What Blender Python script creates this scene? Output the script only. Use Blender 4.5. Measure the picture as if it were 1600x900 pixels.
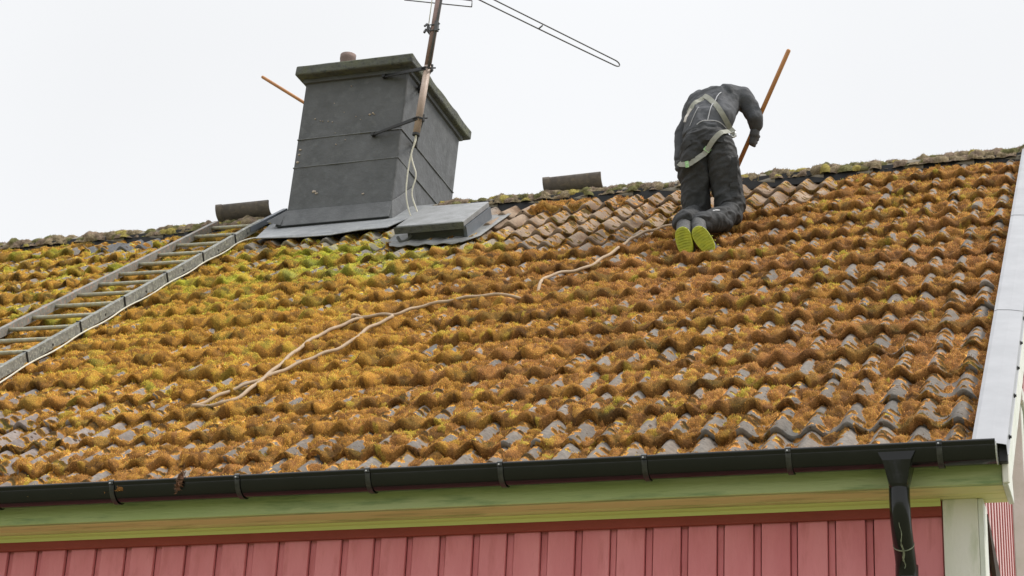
import bpy, bmesh, math, random
import numpy as np
from mathutils import Vector, Matrix
from mathutils.bvhtree import BVHTree
random.seed(7); rng = np.random.default_rng(7)
for o in list(bpy.data.objects): bpy.data.objects.remove(o)
S = bpy.context.scene
COL = S.collection
R = math.radians
# ---------------------------------------------------------------- camera
cam_d = bpy.data.cameras.new('camera'); cam = bpy.data.objects.new('camera', cam_d); COL.objects.link(cam); S.camera = cam
YAW, PIT, ROL, FPX = R(19.05531295), R(21.98448179), R(2.92721701), 3065.528
fw = Vector((-math.sin(YAW)*math.cos(PIT), math.cos(YAW)*math.cos(PIT), math.sin(PIT)))
rt = Vector((math.cos(YAW), math.sin(YAW), 0)); up = rt.cross(fw)
r2 = rt*math.cos(ROL)+up*math.sin(ROL); u2 = -rt*math.sin(ROL)+up*math.cos(ROL)
M = Matrix((r2, u2, -fw)).transposed().to_4x4(); M.translation = Vector((0.6342, -7.4905, -2.3492)); cam.matrix_world = M
cam_d.sensor_width = 36; cam_d.lens = FPX/1600*36; cam_d.clip_start = .1; cam_d.clip_end = 2000
# ---------------------------------------------------------------- sky + soft sun (bright overcast)
SUN_DIR = Vector((0.70, 0.12, 0.95)).normalized()     # towards the sun
el = math.asin(SUN_DIR.z); az = math.atan2(SUN_DIR.x, SUN_DIR.y)
W = bpy.data.worlds.new('World'); S.world = W; W.use_nodes = True; nt = W.node_tree; nt.nodes.clear()
N = nt.nodes.new
out = N('ShaderNodeOutputWorld'); bg = N('ShaderNodeBackground'); bg2 = N('ShaderNodeBackground'); mixs = N('ShaderNodeMixShader')
sky = N('ShaderNodeTexSky'); sky.sky_type = 'NISHITA'; sky.sun_disc = False; sky.sun_elevation = el; sky.sun_rotation = az
nt.links.new(sky.outputs[0], bg.inputs[0]); bg.inputs[1].default_value = .08
tc = N('ShaderNodeTexCoord'); sep = N('ShaderNodeSeparateXYZ'); nt.links.new(tc.outputs['Generated'], sep.inputs[0])
mr = N('ShaderNodeFloatCurve'); nt.links.new(sep.outputs[2], mr.inputs[1]); cv = mr.mapping.curves[0]
cv.points[0].location = (0, .50); cv.points[1].location = (1, .98)            # value x 2.4 = sky radiance by elevation
for q in ((.30, .44), (.58, .435), (.75, .66)): cv.points.new(*q)
mr.mapping.update()
no = N('ShaderNodeTexNoise'); no.inputs['Scale'].default_value = 2.2; no.inputs['Detail'].default_value = 4
nt.links.new(tc.outputs['Generated'], no.inputs['Vector'])
mr2 = N('ShaderNodeMapRange'); nt.links.new(no.outputs[0], mr2.inputs[0]); mr2.inputs[1].default_value = .3; mr2.inputs[2].default_value = .7; mr2.inputs[3].default_value = .96; mr2.inputs[4].default_value = 1.04
mu = N('ShaderNodeMath'); mu.operation = 'MULTIPLY'; nt.links.new(mr.outputs[0], mu.inputs[0]); nt.links.new(mr2.outputs[0], mu.inputs[1])
mu3 = N('ShaderNodeMath'); mu3.operation = 'MULTIPLY'; mu3.inputs[1].default_value = 2.4; nt.links.new(mu.outputs[0], mu3.inputs[0])
bg2.inputs[0].default_value = (.975, .985, 1, 1); nt.links.new(mu3.outputs[0], bg2.inputs[1])
mixs.inputs[0].default_value = .93; nt.links.new(bg.outputs[0], mixs.inputs[1]); nt.links.new(bg2.outputs[0], mixs.inputs[2]); nt.links.new(mixs.outputs[0], out.inputs[0])
sd = bpy.data.lights.new('sun', 'SUN'); sd.energy = 2.7; sd.angle = R(11); sd.color = (1, .95, .87)
so = bpy.data.objects.new('sun', sd); COL.objects.link(so); so.rotation_euler = (-SUN_DIR).to_track_quat('-Z', 'Y').to_euler(); so.location = (6, -6, 14)
S.view_settings.view_transform = 'Standard'; S.view_settings.look = 'None'; S.view_settings.exposure = 0.0; S.view_settings.gamma = 1
S.render.engine = 'CYCLES'
# ---------------------------------------------------------------- helpers
def link(name, me, mat=None, parent=None, smooth=False):
    me.name = name
    o = bpy.data.objects.new(name, me); COL.objects.link(o)
    if mat: 
        for m in (mat if isinstance(mat, (list, tuple)) else [mat]): me.materials.append(m)
    if smooth: me.polygons.foreach_set('use_smooth', [True]*len(me.polygons))
    if parent: o.parent = parent
    return o
def tag(o, label=None, cat=None, group=None, kind=None):
    if label: o['label'] = label
    if cat: o['category'] = cat
    if group: o['group'] = group
    if kind: o['kind'] = kind
    return o
def empty(name, loc=(0,0,0), parent=None):
    o = bpy.data.objects.new(name, None); COL.objects.link(o); o.location = loc; o.empty_display_size = .1
    if parent: o.parent = parent
    return o
class MB:
    """collects shapes in world space and links them as one mesh"""
    def __init__(s): s.bm = bmesh.new()
    def hexa(s, P):  # 8 corners: bottom 0-3 ccw, top 4-7
        v = [s.bm.verts.new(p) for p in P]
        for f in ((3,2,1,0),(4,5,6,7),(0,1,5,4),(1,2,6,5),(2,3,7,6),(3,0,4,7)): s.bm.faces.new([v[i] for i in f])
        return s
    def box(s, a, b):
        x0,y0,z0 = a; x1,y1,z1 = b
        return s.hexa([(x0,y0,z0),(x1,y0,z0),(x1,y1,z0),(x0,y1,z0),(x0,y0,z1),(x1,y0,z1),(x1,y1,z1),(x0,y1,z1)])
    def tube(s, pts, r, n=10, cap=True, closed=False):
        pts = [Vector(p) for p in pts]; rs = r if isinstance(r, (list, tuple)) else [r]*len(pts)
        rings = []; prev = None
        for i, p in enumerate(pts):
            a = pts[i-1] if (i > 0 or closed) else p; b = pts[(i+1) % len(pts)] if (i < len(pts)-1 or closed) else p
            t = (b-a).normalized()
            u = (prev - t*prev.dot(t)) if prev else t.orthogonal()
            if u.length < 1e-6: u = t.orthogonal()
            u.normalize(); prev = u; w = t.cross(u)
            rings.append([s.bm.verts.new(p+(u*math.cos(2*math.pi*k/n)+w*math.sin(2*math.pi*k/n))*rs[i]) for k in range(n)])
        m = len(rings)
        for i in range(m if closed else m-1):
            A, B = rings[i], rings[(i+1) % m]
            for k in range(n): s.bm.faces.new((A[k], A[(k+1)%n], B[(k+1)%n], B[k]))
        if cap and not closed:
            s.bm.faces.new(rings[0][::-1]); s.bm.faces.new(rings[-1])
        return s
    def grid(s, rows, close=False):
        vs = [[s.bm.verts.new(p) for p in r] for r in rows]
        for i in range(len(vs)-1):
            m = len(vs[i])
            for k in range(m if close else m-1): s.bm.faces.new((vs[i][k], vs[i][(k+1)%m], vs[i+1][(k+1)%m], vs[i+1][k]))
        return vs
    def prism(s, poly, vec):
        a = [s.bm.verts.new(p) for p in poly]; b = [s.bm.verts.new(Vector(p)+Vector(vec)) for p in poly]; n = len(a)
        s.bm.faces.new(a[::-1]); s.bm.faces.new(b)
        for k in range(n): s.bm.faces.new((a[k], a[(k+1)%n], b[(k+1)%n], b[k]))
        return s
    def bevel(s, w=.003, seg=2):
        bmesh.ops.bevel(s.bm, geom=list(s.bm.edges), offset=w, segments=seg, affect='EDGES', clamp_overlap=True, profile=.5); return s
    def build(s, name, mat, parent=None, smooth=False, warp=None):
        if warp:
            for v in s.bm.verts: v.co = warp(v.co)
        bmesh.ops.recalc_face_normals(s.bm, faces=s.bm.faces)
        me = bpy.data.meshes.new(name); s.bm.to_mesh(me); s.bm.free()
        o = link(name, me, mat, parent, smooth); return o
def chaikin(p, n=2):
    p = [Vector(q) for q in p]
    for _ in range(n):
        q = [p[0]]
        for a, b in zip(p, p[1:]): q += [a*.75+b*.25, a*.25+b*.75]
        p = q+[p[-1]]
    return p
# materials ------------------------------------------------------
def pm(name, c1, c2=None, scale=8., rough=.7, bump=.0, bscale=60., metal=0., stretch=(1,1,1), specks=None, streak=None, c3=None, spec=.5, lo=.35, hi=.65):
    m = bpy.data.materials.new(name); m.use_nodes = True; nt = m.node_tree; b = nt.nodes['Principled BSDF']
    N = nt.nodes.new; L = nt.links.new
    b.inputs['Roughness'].default_value = rough; b.inputs['Metallic'].default_value = metal; b.inputs['Specular IOR Level'].default_value = spec
    tc = N('ShaderNodeTexCoord'); mp = N('ShaderNodeMapping'); mp.inputs['Scale'].default_value = stretch; L(tc.outputs['Object'], mp.inputs[0])
    def noise(sc, det=5, rgh=.6):
        n = N('ShaderNodeTexNoise'); n.inputs['Scale'].default_value = sc; n.inputs['Detail'].default_value = det; n.inputs['Roughness'].default_value = rgh; L(mp.outputs[0], n.inputs['Vector']); return n
    def ramp(src, a, c):
        r = N('ShaderNodeMapRange'); r.inputs[1].default_value = a; r.inputs[2].default_value = c; L(src, r.inputs[0]); return r.outputs[0]
    def mix(f, A, B):
        x = N('ShaderNodeMix'); x.data_type = 'RGBA'; L(f, x.inputs[0])
        for k, v in ((6, A), (7, B)):
            if isinstance(v, tuple): x.inputs[k].default_value = (*v, 1)
            else: L(v, x.inputs[k])
        return x.outputs[2]
    c2 = c2 or tuple(k*.85 for k in c1)
    col = mix(ramp(noise(scale).outputs[0], lo, hi), c1, c2)
    if c3: col = mix(ramp(noise(scale*3.1).outputs[0], .52, .68), col, c3)
    if specks:
        sc, th, sp = specks
        v = N('ShaderNodeTexVoronoi'); v.inputs['Scale'].default_value = sc; L(mp.outputs[0], v.inputs['Vector'])
        nn = noise(sc*.12, 2)
        a = N('ShaderNodeMath'); a.operation = 'ADD'; L(v.outputs['Distance'], a.inputs[0]); L(ramp(nn.outputs[0], .7, .3), a.inputs[1])
        col = mix(ramp(a.outputs[0], th+.05, th), col, sp)
    L(col, b.inputs['Base Color'])
    rn = N('ShaderNodeMapRange'); rn.inputs[1].default_value = .3; rn.inputs[2].default_value = .7; rn.inputs[3].default_value = max(0, rough-.08); rn.inputs[4].default_value = min(1, rough+.08)
    L(noise(scale*2).outputs[0], rn.inputs[0]); L(rn.outputs[0], b.inputs['Roughness'])
    if bump:
        bp = N('ShaderNodeBump'); bp.inputs['Strength'].default_value = 1; bp.inputs['Distance'].default_value = bump
        L(noise(bscale, 6, .65).outputs[0], bp.inputs['Height']); L(bp.outputs[0], b.inputs['Normal'])
    return m
def attrmat(name, rough=.95, nscale=90., namp=.35, bump=.004, bscale=150., sheen=0., dark=None):
    m = bpy.data.materials.new(name); m.use_nodes = True; nt = m.node_tree; b = nt.nodes['Principled BSDF']; N = nt.nodes.new; L = nt.links.new
    b.inputs['Roughness'].default_value = rough; b.inputs['Specular IOR Level'].default_value = .15
    a = N('ShaderNodeAttribute'); a.attribute_name = 'Col'
    tc = N('ShaderNodeTexCoord'); n = N('ShaderNodeTexNoise'); n.inputs['Scale'].default_value = nscale; n.inputs['Detail'].default_value = 4; L(tc.outputs['Object'], n.inputs['Vector'])
    r = N('ShaderNodeMapRange'); r.inputs[1].default_value = .3; r.inputs[2].default_value = .7; r.inputs[3].default_value = 1-namp; r.inputs[4].default_value = 1+namp; L(n.outputs[0], r.inputs[0])
    x = N('ShaderNodeVectorMath'); x.operation = 'SCALE'; L(a.outputs['Color'], x.inputs[0]); L(r.outputs[0], x.inputs['Scale'])
    col = x.outputs[0]
    if dark:
        v = N('ShaderNodeTexVoronoi'); v.inputs['Scale'].default_value = dark[0]; L(tc.outputs['Object'], v.inputs['Vector'])
        n3 = N('ShaderNodeTexNoise'); n3.inputs['Scale'].default_value = dark[0]*.25; L(tc.outputs['Object'], n3.inputs['Vector'])
        sm = N('ShaderNodeMath'); sm.operation = 'ADD'; L(v.outputs['Distance'], sm.inputs[0]); L(n3.outputs[0], sm.inputs[1])
        rr = N('ShaderNodeMapRange'); rr.inputs[1].default_value = dark[1]+.06; rr.inputs[2].default_value = dark[1]; L(sm.outputs[0], rr.inputs[0])
        mx = N('ShaderNodeMix'); mx.data_type = 'RGBA'; L(rr.outputs[0], mx.inputs[0]); L(col, mx.inputs[6]); mx.inputs[7].default_value = (*dark[2], 1); col = mx.outputs[2]
    L(col, b.inputs['Base Color'])
    n2 = N('ShaderNodeTexNoise'); n2.inputs['Scale'].default_value = bscale; n2.inputs['Detail'].default_value = 5; L(tc.outputs['Object'], n2.inputs['Vector'])
    bp = N('ShaderNodeBump'); bp.inputs['Distance'].default_value = bump; bp.inputs['Strength'].default_value = 1; L(n2.outputs[0], bp.inputs['Height']); L(bp.outputs[0], b.inputs['Normal'])
    return m
m_tile = attrmat('concrete_tile', .9, 45, .22, .004, 120, dark=(26., .58, (.075, .05, .035)))
m_moss = attrmat('moss_cushion', .97, 130, .38, .008, 190)
m_chim = pm('dark_painted_render', (.105,.108,.113), (.08,.083,.087), 5, .55, .006, 22, specks=(17., .12, (.42,.34,.27)), c3=(.115,.12,.125), spec=.4)
m_band = pm('grey_band_joint', (.16,.165,.17), (.12,.125,.13), 12, .6)
m_cap = pm('weathered_cap_concrete', (.085,.088,.085), (.115,.122,.08), 7, .85, .012, 40, c3=(.05,.052,.052))
m_flash = pm('grey_sheet_metal', (.27,.28,.295), (.20,.21,.22), 6, .5, .004, 30, c3=(.31,.32,.32))
m_white = pm('white_barge_paint', (.72,.72,.68), (.6,.62,.54), 7, .5, .002, 60)
m_corner = pm('pale_cream_green_paint', (.76,.72,.66), (.68,.66,.56), 4, .6, .003, 60, stretch=(1,1,.3), c3=(.58,.58,.46))
m_apron = pm('stained_hatch_apron', (.20,.205,.21), (.14,.14,.135), 9, .6, .003, 40, c3=(.24,.235,.2))
m_verge = pm('pale_grey_coated_steel', (.315,.32,.34), (.285,.29,.31), 2.5, .38, 0, spec=.4)
m_gut = pm('black_coated_steel', (.006,.0065,.0065), (.009,.0095,.009), 5, .13, .0006, 20, spec=.38)
m_gutedge = pm('scratched_black_steel', (.014,.014,.014), (.05,.05,.045), 30, .35)
m_fascia = pm('green_cream_fascia_paint', (.38,.46,.17), (.45,.50,.24), 9, .55, .003, 90, stretch=(.12,1,1), c3=(.24,.32,.13))
m_soffit = pm('ochre_soffit_paint', (.80,.73,.36), (.72,.67,.32), 8, .55, .002, 90, stretch=(.12,1,1), c3=(.48,.48,.2))
m_soffit2 = pm('olive_cove_paint', (.68,.69,.24), (.60,.62,.21), 8, .55, .002, 90, stretch=(.12,1,1))
m_red = pm('falu_red_paint', (.72,.245,.27), (.64,.195,.22), 6, .75, .003, 90, stretch=(1,1,.22), c3=(.60,.185,.20), lo=.4, hi=.7)
m_redd = pm('dark_red_frieze_paint', (.30,.045,.03), (.24,.04,.028), 8, .7, .003, 90, stretch=(.2,1,1))
m_redbk = pm('gap_shade_red_paint', (.36,.085,.08), (.28,.06,.055), 8, .8, .002, 90)  # darker copy of the wall red, shade of the gaps put into the colour
m_pink = pm('sunlight_tinted_pink_paint', (.70,.50,.50), (.62,.42,.43), 10, .7, .002, 90, stretch=(1,1,.3))  # same wall paint made lighter, side sunlight painted into the colour
m_strip = pm('black_ridge_membrane', (.006,.006,.007), (.010,.010,.011), 12, .7)
m_galv = pm('lichened_galvanised_steel', (.25,.25,.23), (.13,.13,.115), 22, .6, .003, 70, c3=(.42,.43,.34), specks=(60., .16, (.42,.36,.27)), metal=.15)
m_galvr = pm('rust_stained_galvanised_steel', (.25,.25,.235), (.17,.16,.14), 14, .65, .003, 70, c3=(.40,.26,.20), metal=.1)
m_rung = pm('lichened_rung_steel', (.42,.42,.34), (.28,.28,.22), 30, .7, .003, 70, c3=(.45,.30,.06), metal=.1)
m_rope = pm('tan_rubber_hose_rope', (.46,.345,.235), (.36,.26,.17), 20, .75, .002, 200)
m_wcab = pm('dirty_white_cable', (.66,.64,.54), (.52,.49,.40), 30, .5)
m_wood = pm('varnished_broom_wood', (.46,.21,.07), (.36,.15,.05), 12, .45, .001, 80, stretch=(1,1,.2))
m_woodend = pm('worn_wood_end', (.16,.09,.05), None, 20, .7)
m_mast = pm('rusty_mast_tube', (.46,.36,.30), (.36,.27,.22), 6, .5, .001, 60, c3=(.55,.44,.36), metal=0)
m_mast2 = pm('purple_brown_mast_tube', (.30,.20,.185), (.22,.145,.13), 8, .5, .001, 60, metal=.2)
m_alu = pm('dull_antenna_aluminium', (.10,.10,.105), (.07,.07,.072), 20, .45, metal=.3)
m_black = pm('black_painted_iron', (.010,.010,.011), (.02,.02,.02), 20, .5)
m_hatch = pm('dull_grey_hatch_sheet', (.27,.275,.285), (.19,.195,.195), 9, .5, .003, 40, specks=(16., .1, (.55,.55,.55)))
m_hatchd = pm('grimy_hatch_curb', (.055,.058,.055), (.085,.088,.075), 12, .8, .003, 50, stretch=(.4,1,1))
m_hatchs = pm('blue_grey_hatch_side', (.14,.155,.18), (.12,.135,.155), 6, .5, .002, 40)
m_ridget = pm('loose_ridge_tile_concrete', (.17,.145,.125), (.10,.09,.085), 9, .85, .004, 60, c3=(.20,.165,.13))
m_ridgec = pm('mossy_ridge_tile_concrete', (.27,.24,.20), (.17,.15,.11), 14, .9, .006, 60)
m_grass = pm('lawn_grass', (.17,.185,.10), (.20,.21,.12), 1.2, .95, .03, 20)
m_glass = pm('greenish_grey_window_blind', (.30,.36,.29), (.26,.32,.25), 5, .3)
m_lath = pm('dark_weathered_lath', (.035,.022,.016), (.06,.04,.03), 20, .9, .003, 80)
m_steelw = pm('bright_metal_edge', (.6,.6,.58), None, 20, .3, metal=.5)
# ---------------------------------------------------------------- ground
g = MB(); g.bm.faces.new([g.bm.verts.new(p) for p in ((-900,-900,-3.95),(900,-900,-3.95),(900,900,-3.95),(-900,900,-3.95))])
tag(g.build('ground', m_grass), kind='structure', label='green lawn around the house')
# ---------------------------------------------------------------- roof coordinates
PH = R(36.87439807); CP, SP = math.cos(PH), math.sin(PH)
E = .36113; A = .046; LIFT = .035
def rw(X, s, h=0.): return Vector((X, s*CP-h*SP, s*SP+h*CP))
def prof(X):
    c = (1+np.cos(2*np.pi*(np.asarray(X)+.1)/.15))/2
    return -A*(1-c**1.25)
def row_s(k): return -.055 if k == 0 else (k*E if k < 16 else 15*E+.346)
def h32(ix, iy, seed):
    ix = ix.astype(np.int64); iy = iy.astype(np.int64)
    h = (ix*374761393+iy*668265263+seed*982451653) & 0xffffffff
    h = ((h ^ (h >> 13))*1274126177) & 0xffffffff
    h = ((h ^ (h >> 16))*2246822519) & 0xffffffff
    return ((h ^ (h >> 15)) & 0xffffff)/16777216.
def vnoise(x, y, seed):
    ix = np.floor(x); iy = np.floor(y); fx = x-ix; fy = y-iy; fx = fx*fx*(3-2*fx); fy = fy*fy*(3-2*fy)
    a = h32(ix, iy, seed); b = h32(ix+1, iy, seed); c = h32(ix, iy+1, seed); d = h32(ix+1, iy+1, seed)
    return (a*(1-fx)+b*fx)*(1-fy)+(c*(1-fx)+d*fx)*fy
def fbm(x, y, o, seed):
    t = 0; w = 1; tw = 0
    for i in range(o): t = t+w*vnoise(x, y, seed+i*17); tw += w; x = x*2.03+5.1; y = y*2.03+1.7; w *= .5
    return t/tw*2-1     # -1..1
def domes(x, y, cell, seed, keep=1.):
    gx = np.floor(x/cell); gy = np.floor(y/cell); best = np.zeros_like(x); bid = np.zeros_like(x)
    for dx in (-1, 0, 1):
        for dy in (-1, 0, 1):
            cx = gx+dx; cy = gy+dy
            px = (cx+h32(cx, cy, seed))*cell; py = (cy+h32(cx, cy, seed+1))*cell
            r = cell*(.45+.5*h32(cx, cy, seed+2)); ok = h32(cx, cy, seed+3) < keep
            v = np.where(ok, r*r-((x-px)**2+(y-py)**2), 0); v = np.sqrt(np.maximum(v, 0))/cell
            m = v > best; best = np.where(m, v, best); bid = np.where(m, h32(cx, cy, seed+4), bid)
    return best, bid
def sstep(a, b, x): t = np.clip((x-a)/(b-a), 0, 1); return t*t*(3-2*t)
def blob2(X, s, cx, cs, rx, rs): return np.exp(-(((X-cx)/rx)**2+((s-cs)/rs)**2))
CLX = np.array([-4.2, -3.8, -3.55, -3.2, -2.95, -2.65, -2.4, -2.2, -1.7, -1.5, -1.37, -1.25, -1.15, -1.0, 1])
CLS = np.array([ 9.0,  6.5,  4.75,  4.35, 4.25, 4.15, 4.25, 4.6, 4.75, 4.75, 4.95, 5.2, 5.8, 6.5, 9])
def clean_map(X, s):   # the part the worker has scraped
    n = .16*fbm(X*4, s*4, 3, 901)
    return sstep(-.12, .28, s-np.interp(X, CLX, CLS)+n*1.4)
def cover(X, s):
    c = .62+.0*X
    c = c+.36*blob2(X, s, -3.6, 1.6, 1.3, 1.3)+.25*blob2(X, s, -3.0, 2.6, 2.0, .9)
    c = c+.25*blob2(X, s, -5.2, 3.4, 1.1, 1.6)+.12*blob2(X, s, -1.6, 3.2, 1.0, .8)
    c = c-.85*blob2(X, s, -5.0, .9, .8, .9)                       # bare corner, bottom left
    c = c-.30*blob2(X, s, -.9, .15, 1.1, .45)-.22*blob2(X, s, -2.4, .1, 1.0, .3)
    c = c-.12*sstep(-3.0, -1.5, X)-.10*sstep(-1.2, -.1, X)
    c = c-.25*blob2(X, s, -4.6, 4.6, .7, .45)
    c = c-1.0*sstep(4.86, 5.02, s+.06*fbm(X*5, s*0, 2, 77))*sstep(-5.5, -5.3, X)*(1-sstep(-3.45, -3.3, X))
    dk = sstep(5.38, 5.45, s)*sstep(-6.98, -6.93, X)*(1-sstep(-6.3, -6.25, X)); c = c-1.2*dk
    c = c-1.0*sstep(4.55, 4.65, s)*sstep(-4.3, -4.2, X)*(1-sstep(-3.5, -3.4, X))
    c = c-1.2*clean_map(X, s)
    # a tuft left standing at the top of the scraped part
    c = c+1.4*sstep(5.4, 5.46, s)*(sstep(-3.42, -3.35, X)*(1-sstep(-3.0, -2.9, X))+.8*sstep(-2.85, -2.8, X)*(1-sstep(-2.62, -2.55, X)))
    c = c+.3*fbm(X*1.3, s*1.3, 3, 301)
    return c
def moss_color(X, s, id1, id2, hgt):
    n = X.shape; f1 = fbm(X*2.1, s*2.1, 3, 501); f2 = fbm(X*9, s*9, 3, 511)
    rust = np.array([.37,.165,.055]); brown = np.array([.14,.065,.033]); gold = np.array([.60,.30,.045]); olive = np.array([.22,.18,.035]); lime = np.array([.36,.40,.035]); pale = np.array([.36,.44,.20])
    def W(v): return np.clip(v, 0, None)
    wl = sstep(-2.6, -4.6, X)
    w_r = 1.0-.75*wl*sstep(1.5, 4, s); w_b = .44+.3*f1+.35*(id1 > .72)
    w_g = .64+1.1*blob2(X, s, -3.9, 1.6, 1.4, 1.3)+.6*f1+.6*wl*sstep(1., 3.0, s)
    w_o = .12+.5*wl*sstep(1.8, 4, s)+.5*(id2 > .8)
    w_l = .0+2.6*blob2(X, s, -4.3, 4.5, .75, .6)*(.6+f2)+1.5*wl*sstep(2.0, 3.6, s)*(.25+f2*1.6)+1.1*((id2 > .88) & (f1 > .05))+1.6*(id1 > .84)*blob2(X, s, -4.4, 1.9, 1.2, 1.2)+.55*blob2(X, s, -.9, 5.5, .7, .5)*(.4+f2)
    w_p = 1.6*blob2(X, s, -4.15, 4.25, .75, .45)*(.2+f2*2)
    ws = [W(w_r)+.02, W(w_b), W(w_g), W(w_o), W(w_l), W(w_p)]
    pw = 2.2
    jit = [.55+.9*h for h in (id1, 1-id1, id2, 1-id2, (id1*7) % 1, (id2*7) % 1)]
    ws = [(a*j)**pw for a, j in zip(ws, jit)]; t = sum(ws)
    c = 1.58*sum(w[..., None]*p for w, p in zip(ws, (rust, brown, gold, olive, lime, pale)))/t[..., None]
    v = (1+.35*f2+.75*(id2-.5)+.5*(id1-.5))
    return c*v[..., None]
def mesh_np(name, V, F, col=None, smooth=True):
    me = bpy.data.meshes.new(name); V = np.asarray(V, np.float32); F = np.asarray(F, np.int32); k = F.shape[1]
    me.vertices.add(len(V)); me.vertices.foreach_set('co', V.ravel())
    me.loops.add(F.size); me.loops.foreach_set('vertex_index', F.ravel())
    me.polygons.add(len(F)); me.polygons.foreach_set('loop_start', np.arange(0, F.size, k, dtype=np.int32)); me.polygons.foreach_set('loop_total', np.full(len(F), k, np.int32))
    if smooth: me.polygons.foreach_set('use_smooth', np.ones(len(F), bool))
    me.update(calc_edges=True)
    if col is not None:
        a = me.color_attributes.new('Col', 'FLOAT_COLOR', 'POINT'); c = np.ones((len(V), 4), np.float32); c[:, :3] = np.clip(col, 0, 1); a.data.foreach_set('color', c.ravel())
    return me
def to_world(X, s, h): return np.stack([X, s*CP-h*SP, s*SP+h*CP], -1)
# ---------------------------------------------------------------- house
house = empty('house', (-4, .4, -3.95)); house.matrix_world = Matrix.Translation((0,0,0))
tag(house, 'red timber house with moss covered tiled roof, black gutter and dark chimney', 'house')
XL = -10.6
TROW = {}                                                       # per tile jitter, shared by tiles and moss
def tjit(col, k):
    col = np.asarray(col); kk = np.full(col.shape, k)
    a = h32(col, kk, 11); b = h32(col, kk, 12); c = h32(col, kk, 13)
    return (a-.5)*.007, (b-.5)*.012, (c-.5)*.008                  # dh, ds, tilt
def tcol(X): return np.floor((-np.asarray(X)-.025)/.30)          # tile column index, seams fall in a trough
def build_tiles():
    Vs, Fs, Cs = [], [], []; n0 = 0
    ncol = int(-XL/.30)
    u = np.linspace(0, 1, 21)
    for k in range(16):
        s0 = row_s(k); s1 = row_s(k+1)+.05
        for c in range(-1, ncol):
            x1 = -(.025+.30*c)-.0015; x0 = x1-.297
            if c == -1: x1 = 0.0; x0 = -.0235
            X = x0+(x1-x0)*u
            dh, ds, ti = [float(v) for v in tjit(np.array([c]), k)]
            L = s1-s0
            tilt = ti*(u-.5)
            rows = []
            edge = .0025*(np.array(h32(np.arange(21)+c*31, np.full(21, k), 5))-.5)
            ft = .032 if k else .008
            for (s, hh) in ((s0+.05+ds, LIFT-ft-.004), (s0+ds+.001, LIFT-ft), (s0+ds, LIFT-.003), (s0+ds+.004, LIFT), (s0+.12, LIFT*(1-.12/L)), (s0+.24, LIFT*(1-.24/L)), (s1, 0.)):
                rows.append(to_world(X, np.full(21, s)+(edge if s < s0+.01 else 0), prof(X)+hh+dh+tilt))
            P = np.array(rows); nr = len(rows)
            Vs.append(P.reshape(-1, 3))
            sg = np.repeat(np.array([s0, s0, s0, s0, s0+.12, s0+.24, s1]), 21); Xg = np.tile(X, nr)
            cl = clean_map(Xg, sg); v = float(h32(np.array([c]), np.array([k]), 21)[0])
            n = fbm(Xg*14, sg*14, 2, 61)
            grey = np.array([.19,.168,.148]); warm = np.array([.30,.225,.165]); dark = np.array([.13,.13,.135])
            base = grey*(.82+.4*v)+np.array([.03,.012,0])*n[:, None]
            low = blob2(Xg, sg, -5, .8, 1., 1.); base = base+low[:, None]*np.array([.05,.035,.04])
            gn = blob2(Xg, sg, -4.3, 4.8, .9, .4)*(.5+n); base = base+gn[:, None]*np.array([.08,.09,.0])
            base = base*(1-cl[:, None])+warm*(.85+.25*v+.15*n)[:, None]*cl[:, None]
            res = cl*sstep(-.2, .5, fbm(Xg*9, sg*9, 3, 63)+.5*(-prof(Xg)/A)-.35); base = base*(1-.8*res)[:, None]+np.array([.13,.07,.035])*(.8*res)[:, None]
            if k >= 15 and -6.98 < x0 and x1 < -6.2: base = base*0+dark*(.9+.2*v)
            Cs.append(base)
            q = (np.arange(nr-1)[:, None]*21+np.arange(20)[None]).ravel()
            Fs.append(np.stack([q, q+1, q+22, q+21], -1)+n0); n0 += nr*21
    return mesh_np('roof', np.concatenate(Vs), np.concatenate(Fs), np.concatenate(Cs))
roof = link('roof', build_tiles(), m_tile, house)
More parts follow.
